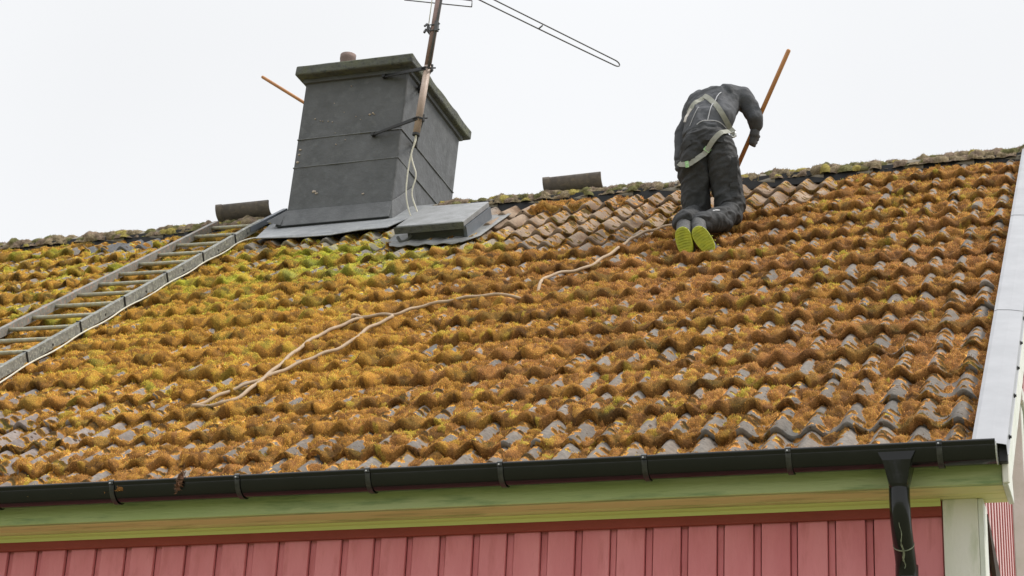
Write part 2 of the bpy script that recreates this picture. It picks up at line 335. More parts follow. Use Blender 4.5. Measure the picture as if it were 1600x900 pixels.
# moss: a grown surface that follows the tiles and rolls over their lower edges
OUT = {}
def build_moss():
    Vs, Cs, Fs, FZ = [], [], [], []; n0 = 0; dx = .0072
    NT = 32
    for k in range(16):
        s0 = row_s(k); s1 = row_s(k+1); xl = -(6.1+.68*max(s0, 0)); xl = max(xl, XL+.1)
        x = np.arange(xl, -.004, dx); c = tcol(x); dh, ds, ti = tjit(c, k); u = ((-x-.025) % .30)/.30; tilt = -ti*(u-.5)
        dhn, dsn, tin = tjit(c, k+1)
        L = s1+.05-s0; pr = prof(x)
        # profile samples from the top of the exposed tile down and round the lip
        t = np.linspace(0, 1, NT)**.9
        st = (s1+.004)*(1-t)[:, None]+(s0+ds)[None]*t[:, None]
        ht = pr[None]+LIFT*(1-(st-s0)/L)+(dh+tilt)[None]
        fd = np.array([.3, .6, .85, 1.0, 1.0]); fs = np.array([-.002, -.003, -.001, .006, .02])
        sf = (s0+ds)[None]+fs[:, None]; hf = ht[-1][None]-fd[:, None]*(LIFT+.004)
        if k == 0: hf = ht[-1][None]-fd[:, None]*.025
        Sb = np.concatenate([st, sf]); Hb = np.concatenate([ht, hf]); nr = len(Sb)
        ang = np.concatenate([np.interp(t, [0, .86, 1], [0, 0, 50]), [75, 92, 100, 110, 110]])*np.pi/180   # outward direction
        ns = -np.sin(ang)[:, None]; nh = np.cos(ang)[:, None]
        arc = np.concatenate([-(1-t)*(s1-s0), [.01, .02, .03, .035, .045]])[:, None]+0*Sb
        Xg = np.broadcast_to(x[None], Sb.shape).copy(); yy = k*E*3.0-arc                # continuous noise plane, decorrelated per row
        cr = np.clip((pr+A)/A, 0, 1)[None]
        cov = cover(Xg, Sb)
        wx = Xg+.022*fbm(Xg*18, yy*18, 3, 41); wy = yy+.022*fbm(Xg*18, yy*18, 3, 43)
        d0, id0 = domes(wx, wy, .13, 90)
        d1, id1 = domes(wx, wy, .075, 100); d2, id2 = domes(wx, wy, .034, 120); d3, id3 = domes(wx, wy, .015, 140)
        lf = fbm(Xg*6.5, yy*6.5, 3, 200)
        lip = np.exp(-((arc-.005)/.045)**2)
        top = sstep(-.30, -.34, arc)                                                     # just under the next tile
        m = -.034+.036*cov+(.012*(1-cr)-(.025+.010*sstep(-3.3, -1.5, Xg)+.009*(1-sstep(.6, 1.9, Sb)))*cr)*(1-.6*lip)+.023*lip*sstep(.15, .5, cov)+.026*lf
        m = m-.006+.030*d1*(.7+.6*id1)+.018*d0+.019*(d2-.10)*(.6+.8*id2)*sstep(-.01,.006,m+.03*d1+.02*d0)
        m = np.where(m > 0, m+.004*d3*sstep(0, .01, m)+.0018*fbm(Xg*160, yy*160, 2, 260), m)
        # isolated buttons on bare concrete
        b1, bi = domes(wx, wy, .034, 160, .13); b2, bj = domes(wx, wy, .026, 170, .10)
        btn = np.maximum(b1*.016-.003, b2*.009-.0015)*sstep(-.9, -.2, cov)
        isb = (m < 0) & (btn > 0); m = np.where(m < .001, np.maximum(m, btn), m)
        m = np.minimum(m, .058+.012*d2)
        m = np.where(m < 0, np.maximum(m*.6, -.012), m)
        mm = m*(1-.0*top)
        S_ = Sb+ns*mm; H_ = Hb+nh*mm
        sag = lip*np.maximum(mm, 0)*.18; H_ = H_-sag
        if k == 0: S_ = np.maximum(S_, -.105)
        # chimney / hatch plates press it down
        inch = (Xg > -5.45) & (Xg < -4.2) & (Sb > 5.2); H_ = np.where(inch, np.minimum(H_, -.0), H_)
        P = to_world(Xg, S_, H_)
        if k == 0: P[..., 2] = np.where(P[..., 1] < .03, np.maximum(P[..., 2], -.018), P[..., 2])
        col = moss_color(Xg, Sb+0*Xg, id1, id2, mm)
        oc = np.array([.26,.14,.03]); db = np.array([.10,.065,.02])
        bc = np.where((bi > .5)[..., None], oc, db); col = np.where(isb[..., None], bc*(.7+.6*id3)[..., None], col)
        edge = (sstep(.016, .004, mm)*(id2 > .35)*(mm > 0)*(1-clean_map(Xg, Sb)))[..., None]*.75; col = col*(1-edge)+np.array([.26,.115,.018])*(.6+.8*id2[..., None])*edge
        gl = (sstep(-.075, -.045, arc)*sstep(.01, -.01, arc)*sstep(.05, .35, fbm(Xg*7, yy*7, 3, 271)))[..., None]*.35; col = col*(1-gl)+np.array([.20,.21,.03])*gl
        # older brown stems at the tile edge, with its shade painted in too
        old = (lip*sstep(-.012, .012, arc))[..., None]*.35*(.5+id2[..., None])  # weight of older brown growth and painted shade together
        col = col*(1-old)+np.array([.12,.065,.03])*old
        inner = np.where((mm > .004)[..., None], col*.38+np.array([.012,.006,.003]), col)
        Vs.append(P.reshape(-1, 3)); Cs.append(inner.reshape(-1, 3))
        nx = len(x); i = (np.arange(nr-1)[:, None]*nx+np.arange(nx-1)[None]).ravel()
        mf = mm.ravel(); keep = np.maximum.reduce([mf[i], mf[i+1], mf[i+nx], mf[i+nx+1]]) > 0
        i = i[keep]; Fs.append(np.stack([i, i+nx, i+nx+1, i+1], -1)+n0)
        # fuzz
        dd = (d2+.5*d3).ravel(); cand = np.nonzero((mf > .004) & (dd > .30))[0]; pick = cand[rng.random(len(cand)) < .95]
        nrm = np.stack([np.zeros(nr*nx), (np.repeat(ns[:, 0], nx)*CP-np.repeat(nh[:, 0], nx)*SP), (np.repeat(ns[:, 0], nx)*SP+np.repeat(nh[:, 0], nx)*CP)], -1)
        FZ.append((P.reshape(-1, 3)[pick], nrm[pick], col.reshape(-1, 3)[pick]))
        hk = np.where(mm > 0, H_, Hb); OUT[k] = (x, Sb, hk)
        n0 += nr*nx
    V = np.concatenate(Vs); C = np.concatenate(Cs); F = np.concatenate(Fs)
    used = np.zeros(len(V), bool); used[F.ravel()] = True; mp = np.cumsum(used)-1; V = V[used]; C = C[used]; F = mp[F]
    p = np.concatenate([a[0] for a in FZ]); n = np.concatenate([a[1] for a in FZ]); c = np.concatenate([a[2] for a in FZ])
    K = len(p); d = n*1.0+rng.normal(0, .34, (K, 3)); d[:, 2] += .45; d /= np.linalg.norm(d, axis=1)[:, None]
    side = np.cross(d, rng.normal(0, 1, (K, 3))); side /= np.linalg.norm(side, axis=1)[:, None]+1e-9
    ln = rng.uniform(.004, .0095, (K, 1)); wd = rng.uniform(.0010, .0021, (K, 1)); p = p+rng.normal(0, .003, (K, 3))
    T = np.stack([p-side*wd-d*.001, p+side*wd-d*.001, p+d*ln], 1).reshape(-1, 3)
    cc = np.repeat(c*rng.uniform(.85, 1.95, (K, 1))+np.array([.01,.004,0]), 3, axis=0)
    FQ = np.arange(3*K).reshape(-1, 3)+len(V)
    print('moss', len(V), 'fuzz', K)
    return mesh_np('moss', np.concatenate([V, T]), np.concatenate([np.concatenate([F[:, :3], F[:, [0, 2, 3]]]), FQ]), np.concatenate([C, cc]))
moss = link('moss', build_moss(), m_moss, roof); tag(moss, kind='stuff')
def surf(X, s):                                                  # outer height of moss or tile above the crest plane
    k = 0
    while k < 15 and s >= row_s(k+1): k += 1
    x, Sb, hk = OUT[k]; i = int(np.clip(round((X-x[0])/.0072), 0, len(x)-1)); a = max(0, i-2); b = i+3
    w = np.abs(Sb[:, i]-s) < .03
    return float(hk[w, a:b].max()) if w.any() else 0.
# roof deck under the tiles and the far slope
d = MB()
d.prism([rw(XL, .45, -.085), rw(XL, 5.9, -.085), rw(XL, 5.9, -.14), rw(XL, .45, -.14)], (-XL, 0, 0))
YR = 4.70
d.prism([(XL, YR, 3.33), (XL, YR+4.6, -.1), (XL, YR+4.6, -.16), (XL, YR, 3.26)], (-XL, 0, 0))
d.build('roof_deck', m_lath, house)
b = MB(); rowsb = []
nxb = int(-XL/.025); xs = np.linspace(XL, 0, nxb)
for j in range(17):
    for (sv, hv) in ((j*.36, 0), (j*.36, LIFT), (j*.36+.359, 0)):
        s_ = 5.9-sv; 
        if s_ < -.1: continue
        rowsb.append([(float(X), YR+(5.9-s_)*CP, 3.50-(5.9-s_)*SP+float(prof(X))+ (LIFT if hv else 0)) for X in xs])
me = bpy.data.meshes.new('back_roof'); P = np.array(rowsb); nr, nc = P.shape[:2]; i = (np.arange(nr-1)[:, None]*nc+np.arange(nc-1)[None]).ravel()
link('back_roof', mesh_np('back_roof', P.reshape(-1, 3), np.stack([i, i+1, i+nc+1, i+nc], -1), np.tile([.22,.19,.16], (nr*nc, 1))), m_tile, house)
# ridge: black ventilation strip, cap tiles and their crust
d = MB()
rs = []
for X in np.arange(XL, 0.001, .05):
    w = .004*math.sin(X*3.1)+.003*math.sin(X*7.7)
    rs.append([(X, 4.600, 3.415+w), (X, 4.612, 3.512+w), (X, 4.640, 3.524+w), (X, 4.72, 3.52+w)])
d.grid(rs); d.build('ridge_strip', m_strip, house)
ridge = empty('ridge_cap', (0, 0, 0), house)
def half_pipe(m, x0, x1, cy, cz, r, th=.012, a0=-8, a1=188, n=14, tilt=0., flare=0.):
    O = []; I = []
    for j in range(2):
        x = (x0, x1)[j]; rr = r+(flare if j == 0 else 0)
        O.append([(x, cy-rr*math.cos(R(a0+(a1-a0)*k/n)), cz+tilt*(x-x0)+rr*math.sin(R(a0+(a1-a0)*k/n))) for k in range(n+1)])
        I.append([(x, cy-(rr-th)*math.cos(R(a0+(a1-a0)*k/n)), cz+tilt*(x-x0)+(rr-th)*math.sin(R(a0+(a1-a0)*k/n))) for k in range(n+1)])
    ring0 = O[0]+I[0][::-1]; ring1 = O[1]+I[1][::-1]
    m.grid([ring0, ring1], close=True)
    for j in range(2):
        for k in range(n): m.bm.faces.new([m.bm.verts.new(p) for p in (O[j][k], O[j][k+1], I[j][k+1], I[j][k])])
x = 0.
while x > XL+.3:
    if not (-5.33 < x < -4.2):
        m = MB(); half_pipe(m, x, x-.345, YR+.01, 3.462+random.uniform(-.004, .004), .097, flare=.010); m.build('ridge_tile', m_ridgec, ridge, True)
    x -= .335
def ridge_moss():
    xs = np.arange(-9.6, 0.0, .008); an = np.linspace(8, 150, 34)*np.pi/180
    X, Aa = np.meshgrid(xs, an); arc = Aa*.11; wx = X+.01*fbm(X*20, arc*20, 2, 3); 
    d1, i1 = domes(wx, arc+3, .055, 700); d2, i2 = domes(wx, arc+3, .024, 720); lf = fbm(X*5, arc*5, 3, 740)
    jn = np.exp(-(((-X) % .335-.0)/.03)**2)+np.exp(-(((-X) % .335-.335)/.04)**2)
    m = .002+.030*d1+.012*d2+.014*lf+.014*jn-.006*((X > -3.9) & (X < -1.8)); m = np.where(m < 0, -.01, m+.002*fbm(X*150, arc*150, 2, 9))
    r = .090+m; r = np.where((X > -5.4) & (X < -4.15), .06, r)
    P = np.stack([X, YR+.01-r*np.cos(Aa), 3.462+r*np.sin(Aa)], -1)
    g1 = np.array([.24,.19,.12]); g2 = np.array([.15,.14,.06]); g3 = np.array([.33,.27,.08]); g4 = np.array([.22,.165,.12])
    w = i1[..., None]; c = np.where(w < .35, g1, np.where(w < .55, g2, np.where(w < .66, g3, g4)))*(.7+.6*i2)[..., None]
    nr, nc = X.shape; i = (np.arange(nr-1)[:, None]*nc+np.arange(nc-1)[None]).ravel(); mf = m.ravel(); k = np.maximum.reduce([mf[i], mf[i+1], mf[i+nc], mf[i+nc+1]]) > 0; i = i[k]
    F = np.stack([i, i+1, i+nc+1, i+nc], -1); V = P.reshape(-1, 3); C = c.reshape(-1, 3)
    cand = np.nonzero(mf > .003)[0]; pk = cand[rng.random(len(cand)) < .35]; p = V[pk]; K = len(p); d = rng.normal(0, .6, (K, 3))+np.array([0, -.4, .8]); d /= np.linalg.norm(d, axis=1)[:, None]
    sd = np.cross(d, rng.normal(0, 1, (K, 3))); sd /= np.linalg.norm(sd, axis=1)[:, None]; ln = rng.uniform(.004, .013, (K, 1))
    T = np.stack([p-sd*.0012, p+sd*.0012, p+d*ln+sd*.0005, p+d*ln-sd*.0005], 1).reshape(-1, 3)
    return mesh_np('moss', np.concatenate([V, T]), np.concatenate([F, np.arange(4*K).reshape(-1, 4)+len(V)]), np.concatenate([C, np.repeat(C[pk]*rng.uniform(.6, 1.5, (K, 1)), 4, axis=0)]))
tag(link('moss', ridge_moss(), m_moss, ridge), kind='stuff')
# ---------------------------------------------------------------- walls and eaves
ZG = -3.95; YW = .25; ZS = -.113
d = MB()
d.box((XL, YW+.055, ZG), (-.15, YW+.25, ZS)); d.build('wall_backing', m_redbk, house)
d = MB()
x = -.176
while x > XL:
    x1 = x; x0 = x-.118+random.uniform(-.003, .003); dz = random.uniform(-.0025, .0025)
    d.box((x0, YW+.008+dz, ZG+.3), (x1, YW+.0285, ZS-.012)); d.box((x-.1515, YW+.027, ZG+.3), (x0-.0065, YW+.05, ZS-.012)); x -= .153
d.bevel(.002, 1); d.build('wall', m_red, house)
d = MB(); d.box((XL, YW-.014, ZS-.066), (-.172, YW+.007, ZS)); d.bevel(.004, 2); d.build('frieze_board', m_redd, house)
d = MB(); d.box((-.169, YW-.018, ZG+.2), (-.032, YW+.02, ZS)); d.bevel(.003, 2); d.build('corner_board', m_corner, house)
d = MB(); d.box((-.031, YW-.016, ZG+.2), (-.010, YW+.14, ZS-.001)); d.bevel(.002, 1); d.build('corner_board', m_white, house)
d = MB(); d.box((XL, .045, ZS), (.083, .070, .055)); d.bevel(.003, 1); d.build('fascia_board', m_fascia, house)
d = MB(); d.box((XL, .071, ZS), (.083, .172, ZS+.02)); d.box((XL, .176, ZS), (.083, YW+.06, ZS+.02)); d.bevel(.003, 1); d.build('soffit', m_soffit, house)
d = MB()
d.prism([(XL, YW-.015, ZS-.001), (XL, YW-.042, ZS-.001), (XL, YW-.036, ZS-.008), (XL, YW-.024, ZS-.013), (XL, YW-.015, ZS-.026)], (-XL-.176, 0, 0))
d.build('cove_moulding', m_soffit2, house)
# gable
d = MB(); d.prism([(-.06, YW+.02, ZG), (-.06, 9.0, ZG), (-.06, 9.0, -.1), (-.06, YR, 3.30), (-.06, YW+.02, .10)], (-.15, 0, 0)); d.build('gable_wall_backing', m_redbk, house)
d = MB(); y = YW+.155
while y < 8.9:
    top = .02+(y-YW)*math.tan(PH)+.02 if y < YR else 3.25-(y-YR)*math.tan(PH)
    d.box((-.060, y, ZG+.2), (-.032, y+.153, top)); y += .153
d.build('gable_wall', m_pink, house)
d = MB(); y = YW+.155
while y < 8.9:
    top = .03+(y-YW)*math.tan(PH) if y < YR else 3.25-(y-YR)*math.tan(PH)
    d.box((-.058, y-.016, ZG+.21), (-.0275, y+.016, top)); y += .153
d.build('gable_gap_lines', m_redbk, house)  # thin dark red strips painting the shaded gap lines between the boards
# window on the gable
wn = empty('window', (0, 0, 0), house)
d = MB(); y0, y1, z0, z1 = 2.18, 3.45, -1.4, .93
for a, b_ in (((-.032, y0, z0), (.035, y0+.12, z1)), ((-.032, y1-.12, z0), (.035, y1, z1)), ((-.032, y0-.05, z1+.002), (.05, y1+.05, z1+.07)), ((-.032, y0-.03, z0-.06), (.05, y1+.03, z0-.002))): d.box(a, b_)
d.bevel(.004, 1); d.build('window_frame', m_white, wn)
d = MB(); d.box((-.031, y0+.121, z0+.002), (-.004, y1-.121, z1-.002)); d.build('pane', m_glass, wn)
# dark lath hanging from the gable corner
d = MB(); d.prism([(-.026, .41, -.130), (-.026, .41, -.150), (-.026, 1.05, -.52), (-.026, 1.05, -.29)], (.018, 0, 0)); d.build('loose_lath', m_lath, house)
# barge board and verge flashing
d = MB()
d.prism([(.084, .03, -.125), (.084, .03, .07), rw(.084, .15, .03), rw(.084, 5.85, .03), rw(.084, 5.85, -.16), rw(.084, .18, -.17), (.084, .30, -.125)], (.022, 0, 0)); d.bevel(.003, 1); d.build('barge_board', m_white, house)
d = MB(); d.prism([(.084, YR-.01, 3.52), (.084, YR+4.6, .07), (.084, YR+4.6, -.1), (.084, YR-.01, 3.33)], (.022, 0, 0)); d.build('barge_board', m_white, house)
d = MB(); d.box((.085, .012, -.120), (.112, .028, .0)); d.bevel(.004, 1); d.build('eave_end_board', m_corner, house)
verge = MB()
for (a, b_) in ((-.045, 1.855), (1.845, 3.845), (3.835, 5.93)):
    o_ = .002*(a > 1)+.002*(a > 3)
    sec = [(-.020, -.035), (-.020, .058), (-.004, .063), (.055, .058), (.098, .050), (.112, .046), (.113, .006), (.117, .003)]
    verge.grid([[rw(x, a, h+o_) for x, h in sec], [rw(x, b_, h+o_) for x, h in sec]])
vf = verge.build('verge_flashing', m_verge, house)
sm = vf.modifiers.new('s', 'SOLIDIFY'); sm.thickness = .0015
for s_ in (.112, .633, 1.021, 1.404, 1.809, 2.4, 3.0, 3.7, 4.4, 5.1):
    m = MB(); a = rw(.1135, s_, .022); m.tube([a, a+Vector((.004, 0, 0)), a+Vector((.0045, 0, 0)), a+Vector((.010, 0, 0))], [.010, .010, .006, .006], 6); m.build('screw', m_black, vf)
# ---------------------------------------------------------------- gutter
GY, GZ, GR = -.040, .016, .063
gut = MB(); rows = []
XE = .072
for X in (XL, -6, -4, -3, -2, -1, XE):
    z = GZ-.004*(X+4)/4
    sec = [(GY-GR-.004+.008*math.cos(R(a)), z+.004+.008*math.sin(R(a))) for a in range(-60, 250, 40)]
    outer = [(GY+GR*math.cos(R(a)), z+GR*math.sin(R(a))*1.12) for a in range(185, 361, 9)]
    inner = [(GY+(GR-.002)*math.cos(R(a)), z+(GR-.002)*math.sin(R(a))*1.12) for a in range(360, 184, -9)]
    rows.append([(X, y, zz) for y, zz in sec[::-1]+outer+inner])
gut.grid(rows, close=True); gt = gut.build('gutter', m_gut, house, True)
m = MB(); z = GZ-.004; 
m.prism([(XE, GY+(GR+.002)*math.cos(R(a)), z+(GR+.002)*math.sin(R(a))*1.12) for a in range(180, 361, 12)], (.004, 0, 0)); m.build('end_cap', m_steelw, gt)
m = MB(); m.box((XE+.005, -.02, -.045), (.111, .027, .03)); m.bevel(.003, 1); m.build('end_packer', m_black, gt)
gx = [-.138, -.726, -1.313, -1.928, -2.52, -3.128, -3.74, -4.35, -4.96, -5.57]
for X in gx:
    br = MB(); z = GZ-.004*(X+4)/4; rows = []
    for a in range(150, 330, 10):
        rr = GR+.0035
        rows.append([(X-.011, GY+rr*math.cos(R(a)), z+rr*math.sin(R(a))*1.12), (X+.011, GY+rr*math.cos(R(a)), z+rr*math.sin(R(a))*1.12)])
    rows[0] = [(p[0], GY-GR-.004, z+.015) for p in rows[0]]
    rows[1] = [(p[0], GY-GR-.0145, z+.008) for p in rows[1]]; rows[2] = [(p[0], GY-GR-.0145, z-.004) for p in rows[2]]
    br.grid(rows); o = br.build('gutter_bracket', m_gutedge, gt); q = o.modifiers.new('s', 'SOLIDIFY'); q.thickness = .003; q.offset = 1
    rv = MB(); c0 = Vector((X-.002, GY-GR-.0155, z-.001)); rv.tube([c0, c0+Vector((0, -.004, 0))], .0035, 8); rv.build('rivet', m_steelw, o)
# downpipe with funnel outlet
dp = empty('downpipe', (0, 0, 0), house); XD = -.302
f = MB(); secs = []
for (z, hx, y0, y1, rd) in ((-.012, .072, -.113, -.01, 0), (-.045, .055, -.112, .0, 0), (-.135, .040, -.105, .005, .5), (-.150, .040, -.100, .0, 1)):
    ring = []
    cy = (y0+y1)/2; hy = (y1-y0)/2
    for kk in range(24):
        a = 2*math.pi*kk/24; c, s_ = math.cos(a), math.sin(a); e = max(abs(c), abs(s_)); sq = (c/e, s_/e)
        ux = sq[0]*(1-rd)+c*rd; uy = sq[1]*(1-rd)+s_*rd
        ring.append((XD+ux*hx, cy+uy*(hy*(1-rd)+hx*rd), z))
    secs.append(ring)
f.grid(secs, close=True); f.build('funnel', m_gut, dp)
pp = chaikin([(XD, -.052, -.145), (XD, -.052, -.20), (XD, -.035, -.27), (XD, .02, -.335), (XD-.001, .09, -.385), (XD-.002, .125, -.44), (XD-.002, .13, -.52)], 3)
f = MB(); f.tube(pp, .0405, 28); f.build('bend', m_gut, dp, True)
f = MB(); f.tube([(XD-.002, .13, -.405), (XD-.002, .13, -.42), (XD-.002, .13, ZG+.2)], [.0445, .0445, .0445], 28); f.build('pipe', m_gut, dp, True)
m_alg = pm('pale_algae_stain', (.30,.33,.24), (.10,.11,.08), 60, .6)
for (t_, nm_, mt_) in ((.52, 'joint_ring', m_alg), (.80, 'joint_ring', m_gutedge)):
    mid = pp[int(len(pp)*t_)]; nx_ = (pp[int(len(pp)*t_)+1]-mid).normalized(); f = MB(); f.tube([mid, mid+nx_*.005], .0418, 28); f.build(nm_, mt_, dp, True)
f = MB(); rows = []
for i in range(int(len(pp)*.34), int(len(pp)*.72)):
    tt = (pp[i+1]-pp[i]).normalized(); fr = tt.cross(Vector((1, 0, 0))); fr = fr if fr.y < 0 else -fr; w_ = .0012+.0045*abs(math.sin(i*1.7))*math.exp(-((i/len(pp)-.55)/.1)**2); ox = .003*math.sin(i*.9)
    rows.append([pp[i]+fr*.0412+Vector((ox-w_, 0, 0)), pp[i]+fr*.0422+Vector((ox, 0, 0)), pp[i]+fr*.0412+Vector((ox+w_, 0, 0))])
f.grid(rows); f.build('drip_stain', m_alg, dp)
# ---------------------------------------------------------------- chimney
SH = .0507
lean = lambda c: Vector((c[0]+SH*(c[2]-3.40), c[1], c[2]))
chim = MB(); X0, X1, Y0, Y1 = -5.246, -4.425, 4.40, 5.53
# finely divided walls so the render coat can be uneven
def wallgrid(m, a, u, v, nu, nv, nrm, amp=.004):
    a, u, v, nrm = map(Vector, (a, u, v, nrm)); rows = []
    for j in range(nv+1):
        rows.append([])
        for i in range(nu+1):
            edge = (i in (0, nu)); p = a+u*(i/nu)+v*(j/nv)
            q = (fbm(np.array([i/nu*u.length*6+nrm.x*9]), np.array([j/nv*v.length*6]), 4, 55)[0])*amp*(0 if edge else 1)
            rows[-1].append(p+nrm*q)
    m.grid(rows)
H = 4.53-3.0
wallgrid(chim, (X0, Y0, 3.0), (X1-X0, 0, 0), (0, 0, H), 34, 60, (0, -1, 0), .006)
wallgrid(chim, (X1, Y0, 3.0), (0, Y1-Y0, 0), (0, 0, H), 44, 60, (1, 0, 0), .005)
wallgrid(chim, (X1, Y1, 3.0), (X0-X1, 0, 0), (0, 0, H), 34, 60, (0, 1, 0), .005)
wallgrid(chim, (X0, Y1, 3.0), (0, Y0-Y1, 0), (0, 0, H), 44, 60, (-1, 0, 0), .005)
bmesh.ops.remove_doubles(chim.bm, verts=chim.bm.verts, dist=.0005)
rr = random.Random(5); nf0 = len(chim.bm.faces)
for (x, z, r_) in ((-5.13,4.215,.006),(-5.085,4.195,.005),(-5.065,4.19,.004),(-5.02,4.185,.006),(-4.985,4.175,.005),(-4.80,4.20,.005),(-4.69,4.205,.012),(-4.668,4.213,.009),(-4.655,4.203,.006),(-4.99,4.33,.004),(-4.90,4.245,.004),(-4.86,4.015,.005),(-4.76,4.17,.004),(-4.93,3.985,.009),(-5.05,3.615,.019),(-5.032,3.60,.013),(-4.66,3.56,.010),(-5.215,3.97,.012),(-5.222,3.87,.016),(-5.218,3.93,.010),(-4.87,4.46,.006),(-4.95,4.08,.004)):
    r_ *= .62; rg = [(x+r_*(.6+.8*rr.random())*math.cos(a)*1.3, Y0-.0062, z+r_*(.5+.8*rr.random())*math.sin(a)) for a in np.linspace(0, 6.283, 9)[:-1]]
    chim.prism(rg, (0, .010, 0))
chim.bm.faces.ensure_lookup_table()
for f_ in chim.bm.faces[nf0:]: f_.material_index = 1
ch = chim.build('chimney', [m_chim, pm('exposed_plaster', (.46,.40,.34), (.40,.31,.25), 40, .9)], house, True, lean)
for z in (4.055, 3.825):
    m = MB(); r_ = .0045
    pts = [(X0-.003, Y0-.003, z), (X1+.003, Y0-.003, z+.004), (X1+.003, Y1+.003, z+.004), (X0-.003, Y1+.003, z)]
    for a, b_ in zip(pts, pts[1:]+pts[:1]): m.tube([a, b_], r_, 8)
    m.build('band', m_band, ch, True, lean)
m = MB(); m.box((-5.302, 4.295, 4.548), (-4.362, 5.62, 4.625)); m.bevel(.012, 3)
bmesh.ops.subdivide_edges(m.bm, edges=[e for e in m.bm.edges if e.calc_length() > .3], cuts=14, use_grid_fill=True)
def rough(c):
    q = .006*float(fbm(np.array([c[0]*12+c[2]*9]), np.array([c[1]*12+c[2]*5]), 3, 66)[0]); return lean(Vector((c[0]+q, c[1]+q, c[2]+q)))
m.build('cap_slab', m_cap, ch, False, rough)
m = MB(); m.prism([(-5.262, 4.375, 4.518), (-4.405, 4.375, 4.518), (-4.405, 5.56, 4.518), (-5.262, 5.56, 4.518)], (0, 0, .031)); m.build('corbel_course', m_chim, ch, False, lean)
m = MB(); c_ = Vector((-5.145, 4.83, 4.62)); ri = []
for (z, r_) in ((0, .058), (.30, .058), (.31, .062), (.345, .062), (.347, .051), (.1, .050)): ri.append([(c_.x+r_*math.cos(2*math.pi*k/24), c_.y+r_*math.sin(2*math.pi*k/24), c_.z+z*1.05) for k in range(24)])
m.grid(ri, close=True); m.build('flue_pipe', pm('rusty_flue', (.23,.16,.14), (.16,.12,.11), 14, .8, .003, 60), ch, True, lean)
# flashing: plate on the tiles plus upstands
fl = MB()
plate = [(-5.325, 5.165), (-4.98, 5.125), (-4.715, 5.085), (-4.50, 5.12), (-4.34, 5.22), (-4.225, 5.52), (-4.19, 5.85), (-4.42, 5.86), (-4.42, 5.5), (-5.25, 5.5), (-5.25, 5.86), (-5.46, 5.86)]
top = [rw(x, s, .046+(.010*math.sin(x*22) if s < 5.3 else 0)) for x, s in plate]
fl.prism(top, rw(0, 0, -.005)-rw(0, 0, 0)); fl.build('flashing', m_flash, ch)
fl = MB()
fl.hexa([(X0-.05, 4.33, 3.33), (X1+.02, 4.33, 3.33), (X1+.01, 4.398, 3.33), (X0-.01, 4.398, 3.33), (X0-.008, 4.385, 3.475), (X1+.008, 4.385, 3.475), (X1+.008, 4.398, 3.475), (X0-.008, 4.398, 3.475)])
fl.hexa([(X1+.001, 4.35, 3.34), (X1+.05, 4.35, 3.30), (X1+.05, 4.75, 3.58), (X1+.001, 4.75, 3.60), (X1+.001, 4.385, 3.475), (X1+.010, 4.385, 3.475), (X1+.010, 4.75, 3.76), (X1+.001, 4.75, 3.76)])
fl.hexa([(X0-.11, 4.30, 3.36), (X0-.001, 4.32, 3.33), (X0-.001, 4.72, 3.50), (X0-.09, 4.72, 3.60), (X0-.008, 4.39, 3.475), (X0-.001, 4.39, 3.475), (X0-.001, 4.72, 3.70), (X0-.01, 4.72, 3.70)])
fl.bevel(.004, 2); fl.build('flashing_upstand', m_chim, ch, False, lambda c: Vector((c[0]+SH*(c[2]-3.4), c[1], c[2])))
# ---------------------------------------------------------------- roof hatch
ht = empty('roof_hatch', (0, 0, 0), house)
hx0, hx1, s0, s1 = -4.085, -3.595, 4.74, 5.29
lid = MB(); LH = .135
lid.prism([rw(hx0, s0, LH), rw(hx1, s0-.03, LH), rw(hx1, s1+.02, LH), rw(hx0, s1+.05, LH)], rw(0, 0, -.038)-rw(0, 0, 0)); lid.bevel(.005, 2); lid.build('lid', m_hatch, ht)
m = MB(); m.prism([rw(hx0-.004, s0-.035, LH-.003), rw(hx1+.004, s0-.041, LH-.003), rw(hx1+.004, s0-.033, LH-.003), rw(hx0-.004, s0-.027, LH-.003)], rw(0, 0, -.045)-rw(0, 0, 0)); m.build('lid_edge', m_cap, ht)
m = MB(); m.prism([rw(hx0+.06, s0+.04, LH-.040), rw(hx1-.02, s0+.02, LH-.040), rw(hx1-.02, s1, LH-.040), rw(hx0+.06, s1, LH-.040)], rw(0, 0, -.115)-rw(0, 0, 0)); m.build('curb', m_hatchd, ht)
m = MB(); m.prism([rw(hx1-.017, s0+.0, LH-.042), rw(hx1+.006, s0+.0, LH-.042), rw(hx1+.006, s1+.02, LH-.042), rw(hx1-.017, s1+.02, LH-.042)], rw(0, 0, -.075)-rw(0, 0, 0)); m.build('side_sheet', m_hatchs, ht)
m = MB(); P = []
for (s_, x0_, x1_, hh) in ((4.60, -4.10, -3.56, .030), (4.78, -4.17, -3.49, .026), (5.1, -4.22, -3.49, .02), (5.45, -4.25, -3.49, .01)):
    P.append([rw(x0_+(x1_-x0_)*i/20, s_-.07*(i/20)*(s_ < 5), hh+.006*math.sin(i*1.3+s_*3)*(s_ < 5)) for i in range(21)])
m.grid(P); o = m.build('apron', m_apron, ht, True); o.modifiers.new('s', 'SOLIDIFY').thickness = .004
m = MB(); m.tube(chaikin([rw(-4.10, 4.78, .05), rw(-4.07, 4.74, .022), rw(-4.02, 4.73, .028), rw(-3.99, 4.76, .06)], 2), .011, 8); m.build('handle', m_hatchd, ht, True)
